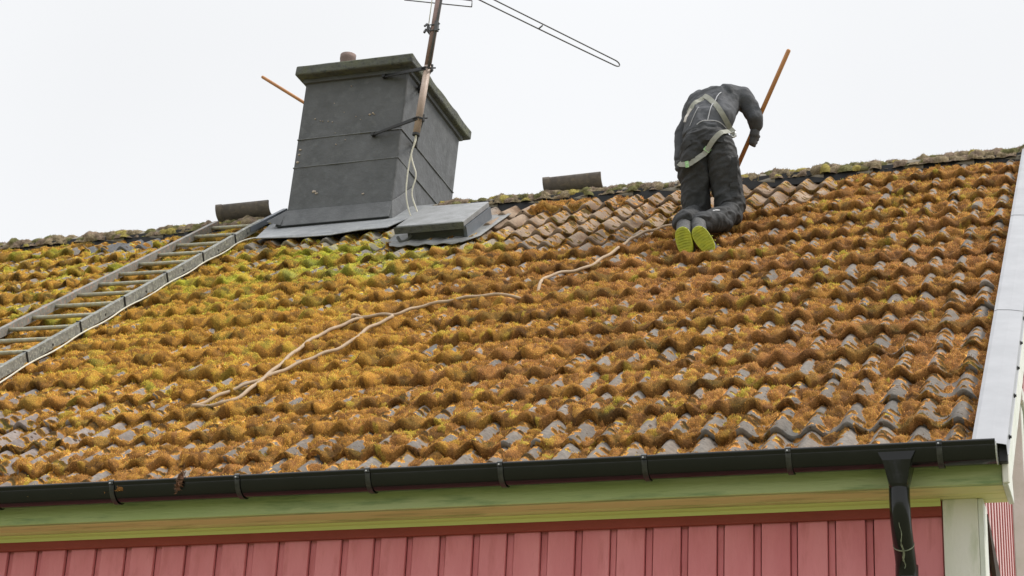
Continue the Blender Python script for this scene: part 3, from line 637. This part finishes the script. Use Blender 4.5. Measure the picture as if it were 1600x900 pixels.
# ---------------------------------------------------------------- things on the roof
def loose_ridge(cx, cy, cz, rz, label, ln=.43, r=.095):
    m = MB(); n = 16
    O = []; I = []
    for x, rr in ((-ln/2, r+.008), (-ln/2+.05, r+.008), (-ln/2+.052, r), (ln/2, r)):
        O.append([(x, -rr*math.cos(R(a)), -rr*math.sin(R(a))) for a in np.linspace(12, 168, n+1)]); I.append([(x, -(rr-.014)*math.cos(R(a)), -(rr-.014)*math.sin(R(a))) for a in np.linspace(12, 168, n+1)])
    m.grid([o+i[::-1] for o, i in zip(O, I)], close=True)
    for j in (0, -1):
        for k in range(n): m.bm.faces.new([m.bm.verts.new(p) for p in (O[j][k], O[j][k+1], I[j][k+1], I[j][k])])
    o = m.build('ridge_tile', m_ridget); o.location = (cx, cy, cz); o.rotation_euler = (R(-14), R(-1.5), rz)
    for p in o.data.polygons: p.use_smooth = abs(p.normal.x) < .5
    tag(o, label, 'ridge tile', 'loose ridge tiles lying on the ridge'); return o
loose_ridge(-5.765, 4.76, 3.714, R(2), 'loose dark ridge tile lying upturned on the ridge above the ladder')
loose_ridge(-3.16, 4.76, 3.684, R(1), 'loose grey ridge tile lying upturned on the ridge between chimney and worker')
# ladder ----------------------------------------------------------
lad = empty('roof_ladder', rw(-5.8, 0, .1)); lad.location = (0,0,0)
tag(lad, 'old lichen covered metal roof ladder lying up the mossy tiles left of the chimney', 'ladder')
def rail(xa, xb, sa, sb, h0, h1, mat, th=.006, fl=.03):
    m = MB(); A0, B0 = (xa, sa), (xb, sb)
    for (dx0, dx1, ha, hb) in ((0, th, h0, h1), (-fl, -.0005, h1-.006, h1), (-fl, -.0005, h0, h0+.006)):
        m.hexa([rw(xa+dx0, sa, ha), rw(xa+dx1, sa, ha), rw(xb+dx1, sb, ha), rw(xb+dx0, sb, ha), rw(xa+dx0, sa, hb), rw(xa+dx1, sa, hb), rw(xb+dx1, sb, hb), rw(xb+dx0, sb, hb)])
    return m.build('rail', mat, lad)
rR = rail(-5.50, -5.445, 1.3, 5.60, .043, .103, m_galv)
rL = rail(-6.115, -5.865, 1.7, 5.72, .045, .097, m_galvr)
rail(-5.445, -5.40, 5.35, 5.95, .06, .10, m_hatchs)
rl_x = lambda s: -6.115+(s-1.7)/4.02*.25; rr_x = lambda s: -5.50+(s-1.3)/4.3*.055
s_ = 5.60
while s_ > 1.75:
    m = MB(); a = rw(rl_x(s_), s_, .068); b_ = rw(rr_x(s_-.05), s_-.05, .068); m.tube([a, b_], .0135, 10); m.build('rung', m_rung, lad, True); s_ -= .266
    c0 = rw(rr_x(s_)+.005, s_+.12, .072); 
for s_ in (2.2, 2.83, 3.40, 4.0, 4.55, 5.08):
    m = MB(); x = rr_x(s_); m.tube([rw(x+.009, s_, .020), rw(x+.0095, s_+.01, .11), rw(x-.015, s_+.01, .112)], .006, 6); m.build('tie', m_black, lad)
for s_ in (2.5, 3.15, 3.7, 4.25, 4.8, 5.3):
    m = MB(); x = rr_x(s_); a = rw(x+.0055, s_, .066); m.tube([a, a+Vector((.003, 0, 0))], .008, 8); m.build('bolt', m_black, lad)
cb = [(-5.40, 1.3), (-5.405, 1.9), (-5.42, 2.2), (-5.395, 2.5), (-5.415, 2.83), (-5.39, 3.1), (-5.41, 3.4), (-5.385, 3.7), (-5.40, 4.0), (-5.38, 4.3), (-5.395, 4.55), (-5.37, 4.85), (-5.385, 5.08), (-5.36, 5.2), (-5.30, 5.25), (-5.22, 5.24)]
pts = [rw(x-.055, s, 0.040+.005*math.cos((s-2.2)*2*math.pi/.58)) for x, s in cb]
m = MB(); m.tube(chaikin(pts, 2), .0052, 8); tag(m.build('cable', m_wcab, None, True), 'thin white cable tied along the right rail of the roof ladder', 'cable')
# rope ------------------------------------------------------------
ra = [(-2.725,2.924),(-2.85,2.94),(-2.973,2.951),(-3.12,2.892),(-3.286,2.838),(-3.374,2.70),(-3.45,2.685),(-3.532,2.679),(-3.595,2.611),(-3.646,2.477),(-3.71,2.284),(-3.719,2.009),(-3.708,1.746),(-3.706,1.54),(-3.705,1.31),(-3.737,1.187),(-3.828,1.154),(-3.935,1.176),(-3.955,1.20),(-3.916,1.258),(-3.872,1.368),(-3.777,1.49),(-3.68,1.635),(-3.61,1.80),(-3.535,1.951),(-3.449,2.059),(-3.437,2.219),(-3.425,2.406),(-3.361,2.519),(-3.344,2.583),(-3.422,2.652),(-3.536,2.655),(-3.601,2.647)]
rb = [(-2.124,4.66),(-2.161,4.60),(-2.226,4.49),(-2.318,4.336),(-2.341,4.116),(-2.355,3.943),(-2.406,3.792),(-2.45,3.619),(-2.503,3.513),(-2.585,3.443),(-2.64,3.336),(-2.651,3.184),(-2.629,3.065),(-2.63,3.00),(-2.66,2.955),(-2.725,2.934)]
full = rb[:-1]+ra
def drape(L, off, step=2):
    q = chaikin([(a, b, 0) for a, b in L], 2); hs = [surf(p.x, p.y) for p in q]
    w = 6; hm = [max(hs[max(0, i-w):i+w+1])*.6+.4*sum(hs[max(0, i-3):i+4])/len(hs[max(0, i-3):i+4]) for i in range(len(hs))]
    hm = [sum(hm[max(0, i-5):i+6])/len(hm[max(0, i-5):i+6]) for i in range(len(hm))]
    return [rw(p.x, p.y, h+off-.05*math.exp(-((p.x+2.66)**2+(p.y-2.975)**2)/.0045)-.004*math.sin(p.x*31+p.y*23)) for p, h in zip(q, hm)]
def shift(L, h): return L
rp = drape(full, -.001)
# the hidden stretch lies under the moss
m = MB(); m.tube(rp, .0095, 10)
rope = m.build('rope', m_rope, None, True); tag(rope, 'long tan rope trailing over the moss from the worker in a loose loop', 'rope')
m = MB(); c0 = rp[-1]; 
m.tube([c0+Vector((.018*math.cos(a*1.2), .016*math.sin(a*2.1), .012*math.sin(a*1.2))) for a in np.linspace(0, 7, 26)], .010, 8); m.build('knot', m_rope, rope, True)
# poles -----------------------------------------------------------
def pole(a, b_, r, label):
    a, b_ = Vector(a), Vector(b_); d_ = (a-b_).normalized()
    m = MB(); m.tube([b_, a-d_*.012, a-d_*.004, a], [r, r, r*.85, r*.5], 16); o = m.build('wooden_pole', m_wood, None, True); tag(o, label, 'pole', 'wooden broom poles'); return o
pt, ph_ = Vector((-1.388, 3.60, 3.909)), Vector((-1.667, 3.74, 3.381)); dd = (ph_-pt).normalized(); P1 = pole(pt, pt+dd*.92, .0145, 'orange wooden pole held by the kneeling worker')
a, b_ = Vector((-6.185, 5.58, 5.325)), Vector((-5.765, 5.60, 5.035)); dd = (b_-a).normalized(); pole(a, a+dd*1.35+Vector((0, .04, 0)), .0135, 'bare wooden pole sticking out to the left from behind the chimney')
# ---------------------------------------------------------------- antenna
an = empty('tv_antenna', (0, 0, 0)); tag(an, 'television antenna on a rusty mast clamped to the right corner of the chimney', 'antenna')
MA = Vector((-4.209, 4.25, 3.915)); MD = (Vector((-4.105, 4.25, 5.015))-Vector((-4.209, 4.25, 3.91))); mp_ = lambda t: MA+MD*t
m = MB(); m.tube([mp_(0), mp_(.5)], .026, 20, cap=True); m.build('mast', m_mast, an, True)
m = MB(); m.tube([mp_(.5), mp_(1.28)], .0258, 20); m.build('mast', m_mast2, an, True)
m = MB(); m.tube([mp_(-.003)+MD*0, mp_(.012)], .0275, 20); m.build('mast_collar', m_black, an)
m = MB(); m.tube([Vector((-4.137, 4.22, 4.442)), Vector((-4.074, 4.22, 5.011)), Vector((-4.045, 4.22, 5.25))], .0095, 10); m.build('stay_rod', m_alu, an, True)
for (t, zf, zs, xf) in ((.475, 4.505, 4.49, -4.55), (.11, 4.03, 4.035, -4.60)):
    br = MB(); c0 = mp_(t)
    br.prism([Vector((xf, 4.392, zf-.010)), Vector((xf, 4.392, zf+.012)), c0+Vector((.0, -.03, .012)), c0+Vector((.0, -.03, -.010))], (0, -.006, 0))
    br.tube([(xf, 4.375, zf-.012), c0+Vector((0, -.03, -.012))], .006, 6)
    br.prism([Vector((-4.385, 4.62, zs-.010)), Vector((-4.385, 4.62, zs+.012)), c0+Vector((.028, 0, .012)), c0+Vector((.028, 0, -.010))], (.006, 0, 0))
    br.tube([Vector((-4.372, 4.64, zs-.012)), c0+Vector((.034, 0, -.012))], .006, 6)
    br.tube([(xf-.004, 4.362, zf-.005), (xf-.004, 4.40, zf-.005)], .014, 8); br.tube([(-4.36, 4.63, zs-.02), (-4.36, 4.63, zs+.03)], .012, 8)
    br.tube([c0+Vector((.042*math.cos(a), .042*math.sin(a), 0)) for a in np.linspace(-2.6, 2.3, 14)], .005, 6)
    br.tube([c0+Vector((.02, -.04, -.012)), c0+Vector((.075, -.02, -.004))], .006, 6); br.tube([c0+Vector((.05, -.03, .02)), c0+Vector((.05, -.03, -.03))], .009, 6)
    br.build('bracket', m_black, an)
c0 = mp_(.785); m = MB()
m.tube([c0+Vector((-.07, -.03, .012)), c0+Vector((.055, -.03, .012))], .005, 6); m.tube([c0+Vector((-.07, -.03, -.035)), c0+Vector((.055, -.03, -.035))], .005, 6)
m.box(c0+Vector((-.045, -.036, -.04)), c0+Vector((-.036, .02, .02))); m.box(c0+Vector((.02, -.05, -.05)), c0+Vector((.045, -.02, .03)))
m.tube([c0+Vector((-.06, -.04, .0)), c0+Vector((-.05, -.02, .03))], .008, 6); m.tube([c0+Vector((-.062, -.035, -.05)), c0+Vector((-.055, -.02, -.015))], .009, 6)
m.build('clamp', m_alu, an)
# long folded dipole
v = Vector((math.sin(R(30)), math.cos(R(30)), 0)); P0 = mp_(1.17)
m = MB(); hw = .024; L1 = 1.85
rod1 = [P0+v*.06+Vector((0, 0, hw)), P0+v*1.0+Vector((0, 0, hw)), P0+v*(L1-.05)+Vector((0, 0, hw))]
arcp = [P0+v*(L1-.05+.05*math.sin(a))+Vector((0, 0, hw*math.cos(a))) for a in np.linspace(.2, math.pi-.2, 8)]
rod2 = [P0+v*(L1-.05)+Vector((0, 0, -hw)), P0+v*(L1-.35)+Vector((0, 0, -hw-.006)), P0+v*.9+Vector((0, 0, -hw-.012)), P0+v*.06+Vector((0, 0, -hw-.016))]
m.tube(chaikin(rod1+arcp+rod2, 2), .0055, 8)
m.tube([P0-v*.06+Vector((0, 0, hw)), P0-v*1.3+Vector((0, 0, hw)), P0-v*1.35, P0-v*1.3-Vector((0, 0, hw)), P0-v*.06-Vector((0, 0, hw))], .0055, 8)
q = P0+v*.97; m.tube([q+Vector((0, 0, -hw-.010)), q+Vector((.03, 0, -hw+.014))], .006, 6); m.tube([q+Vector((.028, 0, -hw+.012)), q+Vector((.034, 0, -hw+.026))], .004, 6)
m.build('dipole', m_alu, an, True)
m = MB(); a, b_ = Vector((-4.381, 4.25, 5.053)), Vector((-3.844, 4.25, 4.922)); upv = Vector((.0, 0, .052))
m.tube([a, b_], .0045, 8); m.tube([b_, b_+upv], .004, 6); m.tube([a+Vector((.32, 0, -.02)), b_+upv+Vector((-.0, 0, 0))], .0045, 8); m.tube([a, a+upv], .004, 6); m.build('element', m_alu, an, True)
m = MB(); m.tube([P0+Vector((-.02, -.03, .0)), P0+Vector((-.06, -.03, -.18)), mp_(.80)+Vector((-.035, -.03, 0))], .0035, 6); m.build('cable', m_wcab, an, True)
m = MB(); m.tube(chaikin([(-4.211, 4.25, 3.93), (-4.215, 4.25, 3.86), (-4.245, 4.26, 3.75), (-4.262, 4.27, 3.62), (-4.268, 4.28, 3.47), (-4.25, 4.30, 3.36), (-4.215, 4.30, 3.28)], 3), .0056, 8); m.build('cable', m_wcab, an, True)
m = MB(); m.tube(chaikin([(-4.206, 4.25, 3.93), (-4.207, 4.25, 3.86), (-4.240, 4.25, 3.78), (-4.225, 4.26, 3.70), (-4.185, 4.27, 3.60), (-4.23, 4.28, 3.48), (-4.20, 4.30, 3.38), (-4.165, 4.31, 3.30)], 3), .0056, 8)
m.build('cable', m_wcab, an, True)
# clump of moss caught on the gutter lip
m = MB(); rr = random.Random(3)
for i in range(300):
    a = rr.random()*6.28; z = rr.gauss(0, .022); rad = .012*rr.random(); c0 = Vector((-3.40+rad*math.cos(a)+z*.2, GY-GR-.012+rad*math.sin(a), GZ-.005+z)); d_ = Vector((rr.gauss(0, 1), rr.gauss(0, 1), rr.gauss(0, 1))).normalized(); e_ = d_.orthogonal()*.0025
    m.bm.faces.new([m.bm.verts.new(p) for p in (c0-e_, c0+e_, c0+d_*.016)])
bmesh.ops.create_icosphere(m.bm, subdivisions=2, radius=.012, matrix=Matrix.Translation((-3.40, GY-GR-.010, GZ-.002)) @ Matrix.Diagonal((1, .8, 1.9, 1)))
tag(m.build('moss_clump', pm('dry_moss', (.20,.095,.05), (.12,.06,.03), 60, .95)), 'dry brown clump of moss hanging over the lip of the black gutter', 'moss')
# ---------------------------------------------------------------- the worker
def caps(chains, ells=(), voxel=.010, smooth=6, name='m'):
    bm = bmesh.new()
    def hull(items):
        t = bmesh.new()
        for c, r_ in items:
            mt = Matrix.Translation(c)
            if isinstance(r_, tuple): mt = mt @ Matrix.Diagonal((*r_, 1)); rr = 1
            else: rr = r_
            bmesh.ops.create_icosphere(t, subdivisions=3, radius=rr, matrix=mt)
        h = bmesh.ops.convex_hull(t, input=t.verts)
        bmesh.ops.delete(t, geom=[g_ for g_ in h['geom_interior'] if isinstance(g_, bmesh.types.BMVert)], context='VERTS')
        me = bpy.data.meshes.new('t'); t.to_mesh(me); t.free(); bm.from_mesh(me); bpy.data.meshes.remove(me)
    for chn in chains:
        for a_, b2 in zip(chn, chn[1:]): hull([a_, b2])
    for e_ in ells: hull([e_])
    bmesh.ops.recalc_face_normals(bm, faces=bm.faces)
    me = bpy.data.meshes.new(name); bm.to_mesh(me); bm.free()
    o = bpy.data.objects.new('tmp', me); COL.objects.link(o)
    r_ = o.modifiers.new('r', 'REMESH'); r_.mode = 'VOXEL'; r_.voxel_size = voxel; r_.use_smooth_shade = True
    s2 = o.modifiers.new('s', 'SMOOTH'); s2.factor = .6; s2.iterations = smooth
    dg = bpy.context.evaluated_depsgraph_get(); dg.update()
    res = bpy.data.meshes.new_from_object(o.evaluated_get(dg)); bpy.data.objects.remove(o); bpy.data.meshes.remove(me)
    return res
def fold(me, amp, sc, seed, dirv=(1, 1, 1), ridge=True):
    n = len(me.vertices); co = np.empty(n*3, np.float32); no_ = np.empty(n*3, np.float32); me.vertices.foreach_get('co', co); me.vertex_normals.foreach_get('vector', no_)
    co = co.reshape(-1, 3); no_ = no_.reshape(-1, 3); p = co*np.array(dirv)*sc
    q = fbm(p[:, 0]+p[:, 1]*.6, p[:, 2]+p[:, 1]*.35, 3, seed); q2 = fbm(p[:, 0]*.7-p[:, 2]*.8, p[:, 1]+p[:, 2]*.5, 3, seed+9)
    f_ = (np.clip(1-5.5*np.abs(q), -.35, 1)+np.clip(1-5.5*np.abs(q2), -.35, 1)) if ridge else q+q2
    co = co+no_*(f_*amp)[:, None]; me.vertices.foreach_set('co', co.astype(np.float32).ravel()); me.update()
person = empty('person', (0, 0, 0)); tag(person, 'person in dark work clothes and grey harness kneeling on the mossy roof', 'person')
V3 = Vector
m_jack = pm('charcoal_work_jacket', (.070,.073,.082), (.052,.055,.063), 10, .85, .003, 60)
m_trou = pm('black_work_trousers', (.034,.035,.038), (.026,.027,.029), 12, .8, .004, 50)
m_skin = pm('skin', (.55,.33,.25), None, 10, .5); m_hair = pm('brown_hair', (.05,.03,.02), None, 40, .8, .003, 200)
m_glove = pm('dark_grey_knit_glove', (.085,.087,.092), (.065,.067,.07), 40, .9, .002, 300)
m_boot = pm('grey_work_boot', (.085,.085,.085), (.05,.05,.052), 25, .7, .002, 150)
m_lime = pm('acid_yellow_rubber_sole', (.42,.43,.01), (.27,.30,.01), 30, .5, .003, 120)
m_strap = pm('grey_green_webbing', (.31,.31,.265), (.24,.24,.205), 30, .7, .001, 400)
m_patch = pm('green_label', (.16,.42,.12), (.5,.62,.42), 90, .6, stretch=(1,1,2)); m_refl = pm('pale_grey_piping', (.42,.42,.44), None, 20, .5)
m_maroon = pm('maroon_shirt', (.12,.02,.03), None, 20, .85)
hipL, hipR = V3((-1.958, 3.44, 3.130)), V3((-1.790, 3.44, 3.122)); pel = V3((-1.873, 3.43, 3.18)); wai = V3((-1.875, 3.47, 3.335)); che = V3((-1.885, 3.60, 3.52)); upb = V3((-1.885, 3.66, 3.62))
shL, shR = V3((-2.035, 3.70, 3.600)), V3((-1.725, 3.68, 3.645)); elL, elR = V3((-2.110, 3.70, 3.43)), V3((-1.632, 3.68, 3.485)); wrL, wrR = V3((-2.120, 3.66, 3.23)), V3((-1.632, 3.715, 3.425))
nek = V3((-1.985, 3.80, 3.69)); hed = V3((-1.97, 3.93, 3.60))
knL, knR = V3((-1.975, 3.52, 2.735)), V3((-1.752, 3.50, 2.720)); anL, anR = V3((-1.948, 3.11, 2.495)), V3((-1.862, 3.115, 2.490))
# body: one continuous figure under the clothes, with its head and neck
FW = V3((0, .035, 0))
bd = caps([[(pel+FW, .08), (wai+FW, .075), (che+FW, .085), (upb+FW, .080), (nek, .055), (hed, .060)], [(upb+FW, .070), (shL, .050), (elL, .040), (wrL, .030)], [(upb+FW, .070), (shR, .050), (elR, .040), (wrR, .030)],
           [(pel+FW, .075), (hipL, .070), (knL, .055), (anL, .040), (anL+V3((0, -.05, -.13)), .036)], [(pel+FW, .075), (hipR, .070), (knR, .055), (anR, .040), (anR+V3((.02, -.05, -.13)), .036)]],
          [(hed+V3((0, .01, 0)), (.076, .085, .105)), (hed+V3((0, .085, -.02)), (.014, .020, .018)), (hed+V3((-.078, 0, .0)), (.010, .018, .028)), (hed+V3((.078, 0, .0)), (.010, .018, .028))], .012, 4)
link('body', bd, m_skin, person, True)
hr = caps([], [(hed+V3((0, -.018, .028)), (.086, .088, .092))], .008, 2); fold(hr, .002, 40, 8); link('hair', hr, m_hair, person, True)
for sx in (-.03, .03):
    m = MB(); bmesh.ops.create_icosphere(m.bm, subdivisions=2, radius=.012, matrix=Matrix.Translation(hed+V3((sx, .082, .008)))); m.build('eye', pm('eye', (.7,.7,.7), None), person, True)
m = MB(); m.tube([hed+V3((-.022, .082, -.05)), hed+V3((0, .088, -.052)), hed+V3((.022, .082, -.05))], .005, 6); m.build('mouth', m_maroon, person, True)
jk = caps([[(wai+V3((-.040, .0, -.055)), (.137, .128, .040)), (wai+V3((.0, .02, .07)), (.150, .110, .06)), (che, (.165, .115, .07)), (upb+V3((.0, 0, .012)), (.175, .095, .07))],
           [(upb+V3((.10, 0, .02)), .085), (shR+V3((-.01, 0, .005)), .068), ((shR+elR)/2+V3((.012, 0, .01)), .058), (elR+V3((0, 0, .0)), .053), (wrR+V3((0, .0, .02)), .046)],
           [(upb+V3((-.10, 0, -.0)), .085), (shL+V3((.0, 0, -.0)), .066), ((shL+elL)/2, .055), (elL, .050), (wrL+V3((0, 0, .0)), .040)],
           [(upb+V3((-.07, .05, .0)), .085), (nek+V3((.0, .0, -.045)), .065)]], [], .0075, 5)
fold(jk, .0085, 3.2, 21, (1.6, 1, .8)); fold(jk, .0030, 9, 24, (1, 1, .8)); jacket = link('jacket', jk, m_jack, person, True)
tr = caps([[(pel+V3((-.035, .01, .10)), (.120, .105, .04)), (pel+V3((0, 0, .02)), (.155, .118, .07))],
           [(pel+V3((-.075, -.005, .0)), (.092, .115, .09)), (hipL+V3((0, .0, -.03)), (.098, .115, .09)), ((hipL+knL)/2+V3((0, .01, 0)), .090), (knL+V3((0, -.0, .03)), .076)],
           [(pel+V3((.075, -.005, .0)), (.092, .115, .09)), (hipR+V3((.012, .0, -.03)), (.100, .115, .09)), ((hipR+knR)/2+V3((.010, .01, 0)), .092), (knR+V3((.015, 0, .03)), .080)],
           [(knL+V3((0, 0, .0)), .070), ((knL+anL)/2+V3((.0, 0, .02)), .074), (anL+V3((0, .03, .035)), .066)],
           [(knR+V3((.015, -.01, -.0)), .076), ((knR+anR)/2+V3((.03, 0, .015)), .078), (anR+V3((.012, .04, .03)), .066)]], [], .0070, 4)
fold(tr, .0120, 3.6, 31, (.9, 1, 1.3)); fold(tr, .0050, 9, 37, (.8, 1, 1.3)); trous = link('trousers', tr, m_trou, person, True)
# shirt tail
m = caps([[(wai+V3((-.09, -.055, -.055)), (.05, .03, .030)), (wai+V3((-.03, -.09, -.035)), (.05, .03, .025))]], [], .008, 3); link('shirt', m, m_maroon, person, True)
# boots with bright soles seen from behind
for nm, an_, hl, bl, rot in (('L', anL, V3((-1.928, 2.985, 2.405)), V3((-1.903, 3.005, 2.285)), R(-6)), ('R', anR, V3((-1.832, 2.985, 2.400)), V3((-1.765, 3.01, 2.290)), R(-27))):
    bt = caps([[(an_+V3((0, .01, .02)), .047), (hl+V3((0, .045, .01)), .045), (bl+V3((0, .055, .01)), .045), (bl+V3((.01, .10, .01)), .036)], [(an_+V3((0, 0, -.02)), .046), (hl+V3((0, .05, 0)), .042)]], [], .008, 3)
    fold(bt, .0015, 30, 5); bo = link('boot', bt, m_boot, person, True)
    ax = (hl-bl).normalized(); nr_ = V3((0, -1, .0)); nr_ = (nr_-ax*nr_.dot(ax)).normalized(); sd_ = ax.cross(nr_); c0 = (hl+bl)/2; hl_ = (hl-bl).length/2+.012
    def stad(off, gr): 
        out_ = []
        for k in range(28):
            a = 2*math.pi*k/28; w_ = .049+.003*math.sin(a); out_.append(c0+sd_*math.cos(a)*w_*gr+ax*(abs(math.sin(a))**.75*math.copysign(1, math.sin(a)))*(hl_+.016)*gr+nr_*off)
        return out_
    m = MB(); m.grid([stad(-.035, 1.0), stad(.0, 1.03), stad(.006, .98), stad(.006, .02)], close=True)
    for j in range(-4, 5): m.tube([c0+sd_*(-.040)+ax*(j*.017)+nr_*.008, c0+ax*(j*.017+.004)+nr_*.008, c0+sd_*.040+ax*(j*.017)+nr_*.007], .0020, 5)
    m.build('sole', m_lime, bo, False)
    if nm == 'R':
        for j in range(3):
            m = MB(); q = bl*(.25+.25*j)+hl*(.75-.25*j)+V3((.055, .05, .015)); m.tube([q, q+V3((.002, .02, .008))], .0035, 6); m.build('lace_tab', m_lime, bo)
# gloves
def hand(wr, palm_c, axis, palm_n, mat, grip=None):
    """axis: across the knuckles; palm_n: from the back of the hand to what it holds"""
    ax_ = axis.normalized(); pn = palm_n.normalized(); fd = pn.cross(ax_).normalized()
    chains = [[(wr, .030), (wr*.45+palm_c*.55, .033)], [(palm_c-ax_*.026, .021), (palm_c+ax_*.026, .021)], [(wr*.5+palm_c*.5-ax_*.01, .026), (palm_c+ax_*.022, .022)], [(wr*.5+palm_c*.5+ax_*.01, .026), (palm_c-ax_*.022, .022)]]
    for i, o_ in enumerate((-.031, -.011, .010, .029)):
        ln = (.75, .92, 1., .9)[i]; k0 = palm_c+ax_*o_*1.1+fd*.018
        k1 = k0+(fd*.026+pn*.010)*ln; k2 = k1+(fd*.004+pn*.026)*ln; k3 = k2+(-fd*.020+pn*.010)*ln
        chains.append([(k0, .0125), (k1, .0110), (k2, .0100), (k3, .0090)])
    t0 = wr*.55+palm_c*.45+ax_*.026; chains.append([(t0, .015), (t0+ax_*.016+pn*.022+fd*.004, .0125), (palm_c+ax_*.036+pn*.040+fd*.012, .0105)])
    me = caps(chains, [], .0045, 2); return link('glove', me, mat, person, True)
pole_d = (pt-ph_).normalized(); back = V3((.55, -.3, -.25)).normalized(); back = (back-pole_d*back.dot(pole_d)).normalized()
hand(wrR+V3((0, 0, -.005)), ph_+back*.036-pole_d*.012, pole_d, -back, m_glove)
hand(wrL, wrL+V3((.003, .01, -.075)), V3((.2, .9, .1)), V3((1, -.2, .1)), m_glove)
# harness webbing laid over the clothes
def trees(objs):
    vs, fs, n = [], [], 0
    for o in objs:
        vs += [v.co.copy() for v in o.data.vertices]; fs += [[i+n for i in p.vertices] for p in o.data.polygons]; n = len(vs)
    return BVHTree.FromPolygons(vs, fs)
bv = trees([jacket, trous])
def strap(pts, w, mat, parent, name='strap', off=.006, th=.003, n=3):
    q = chaikin([(a, 0, b_) for a, b_ in pts], n); pos = []
    for p in q:
        hit = bv.ray_cast(V3((p.x, 2.2, p.z)), V3((0, 1, 0)))
        pos.append((p, hit[0].y if hit[0] else None))
    ys = [y for _, y in pos if y is not None]; 
    if not ys: return None
    yy = []; last = ys[0]
    for _, y in pos: last = y if y is not None else last; yy.append(last)
    k = 3; sm_ = [min(yy[max(0, i-k):i+k+1])*.5+sum(yy[max(0, i-k):i+k+1])/len(yy[max(0, i-k):i+k+1])*.5 for i in range(len(yy))]
    c = [V3((p.x, y-off, p.z)) for (p, _), y in zip(pos, sm_)]
    L_, Rr = [], []
    m = MB(); rows = []
    for i in range(len(c)):
        t = (c[min(i+1, len(c)-1)]-c[max(i-1, 0)]); t.y *= .3; t.normalize(); sd_ = t.cross(V3((0, -1, 0))).normalized(); f_ = V3((0, -th, 0))
        rows.append([c[i]-sd_*w/2+f_, c[i]+sd_*w/2+f_, c[i]+sd_*w/2, c[i]-sd_*w/2])
    m.grid(rows, close=True); return m.build(name, mat, parent, False)
m = MB(); c0 = V3((-1.968, 3.735, 3.672)); rows = []
for a in np.linspace(-.3, math.pi+.3, 16):
    o_ = V3((.062*math.cos(a), -.050*math.sin(a), .012*math.sin(a)-.014*math.cos(a))); rows.append([c0+o_*1.12+V3((0, .01, -.03)), c0+o_*1.05+V3((0, 0, .022)), c0+o_*.93+V3((0, 0, .020)), c0+o_*.98+V3((0, .01, -.03))])
m.grid(rows, close=True); m.build('collar', m_jack, jacket, True)
hn = empty('harness', (0, 0, 0), person)
strap([(-1.935, 3.600), (-1.905, 3.570), (-1.863, 3.518), (-1.81, 3.439), (-1.758, 3.344), (-1.719, 3.255)], .033, m_strap, hn)
strap([(-1.700, 3.262), (-1.730, 3.236), (-1.779, 3.192), (-1.859, 3.105), (-1.931, 3.040), (-1.985, 3.018), (-2.03, 3.032), (-2.052, 3.055)], .036, m_strap, hn, off=.010)
strap([(-1.925, 3.575), (-1.95, 3.555), (-1.985, 3.508), (-2.012, 3.45)], .030, m_strap, hn)
strap([(-1.996, 3.475), (-2.018, 3.43), (-2.026, 3.36)], .016, pm('worn_white_tape', (.5,.46,.42), None), hn, off=.009)
strap([(-1.868, 3.100), (-1.850, 3.122)], .046, m_patch, hn, 'label', off=.016, n=1); strap([(-1.998, 3.018), (-1.975, 3.021)], .044, m_patch, hn, 'label', off=.016, n=1)
# piping seams on the jacket
strap([(-1.815, 3.61), (-1.835, 3.57), (-1.84, 3.50), (-1.852, 3.42), (-1.865, 3.33)], .0055, m_refl, jacket, 'piping', off=.0015)
strap([(-1.93, 3.295), (-1.905, 3.315), (-1.86, 3.328), (-1.80, 3.326), (-1.76, 3.30)], .0055, m_refl, jacket, 'piping', off=.0015)
strap([(-1.93, 3.45), (-1.96, 3.38), (-1.985, 3.31)], .004, m_refl, jacket, 'piping', off=.0015)
# pocket flaps
strap([(-1.86, 3.185), (-1.80, 3.165), (-1.75, 3.155)], .035, m_trou, trous, 'pocket_flap', off=.004); strap([(-2.03, 3.13), (-1.985, 3.155), (-1.96, 3.165)], .035, m_trou, trous, 'pocket_flap', off=.004)
strap([(-1.700, 3.05), (-1.70, 2.90), (-1.705, 2.80)], .050, m_trou, trous, 'thigh_pocket', off=.006)
strap([(-1.790, 2.625), (-1.765, 2.640), (-1.755, 2.642)], .008, m_refl, trous, 'piping', off=.003)
m = MB(); c0 = V3((-1.705, 3.385, 3.225)); m.tube([c0+V3((.014*math.cos(a), 0, .019*math.sin(a))) for a in np.linspace(0, 2*math.pi, 16, endpoint=False)], .006, 8, closed=True); m.build('buckle', m_steelw, hn, True)
m = MB(); c0 = V3((-1.958, 3.66, 3.675)); m.tube([c0+V3((.028*math.cos(a), 0, .016*math.sin(a)+.4*.028*math.cos(a))) for a in np.linspace(0, 2*math.pi, 18, endpoint=False)], .0045, 8, closed=True); m.build('back_ring', m_steelw, hn, True)
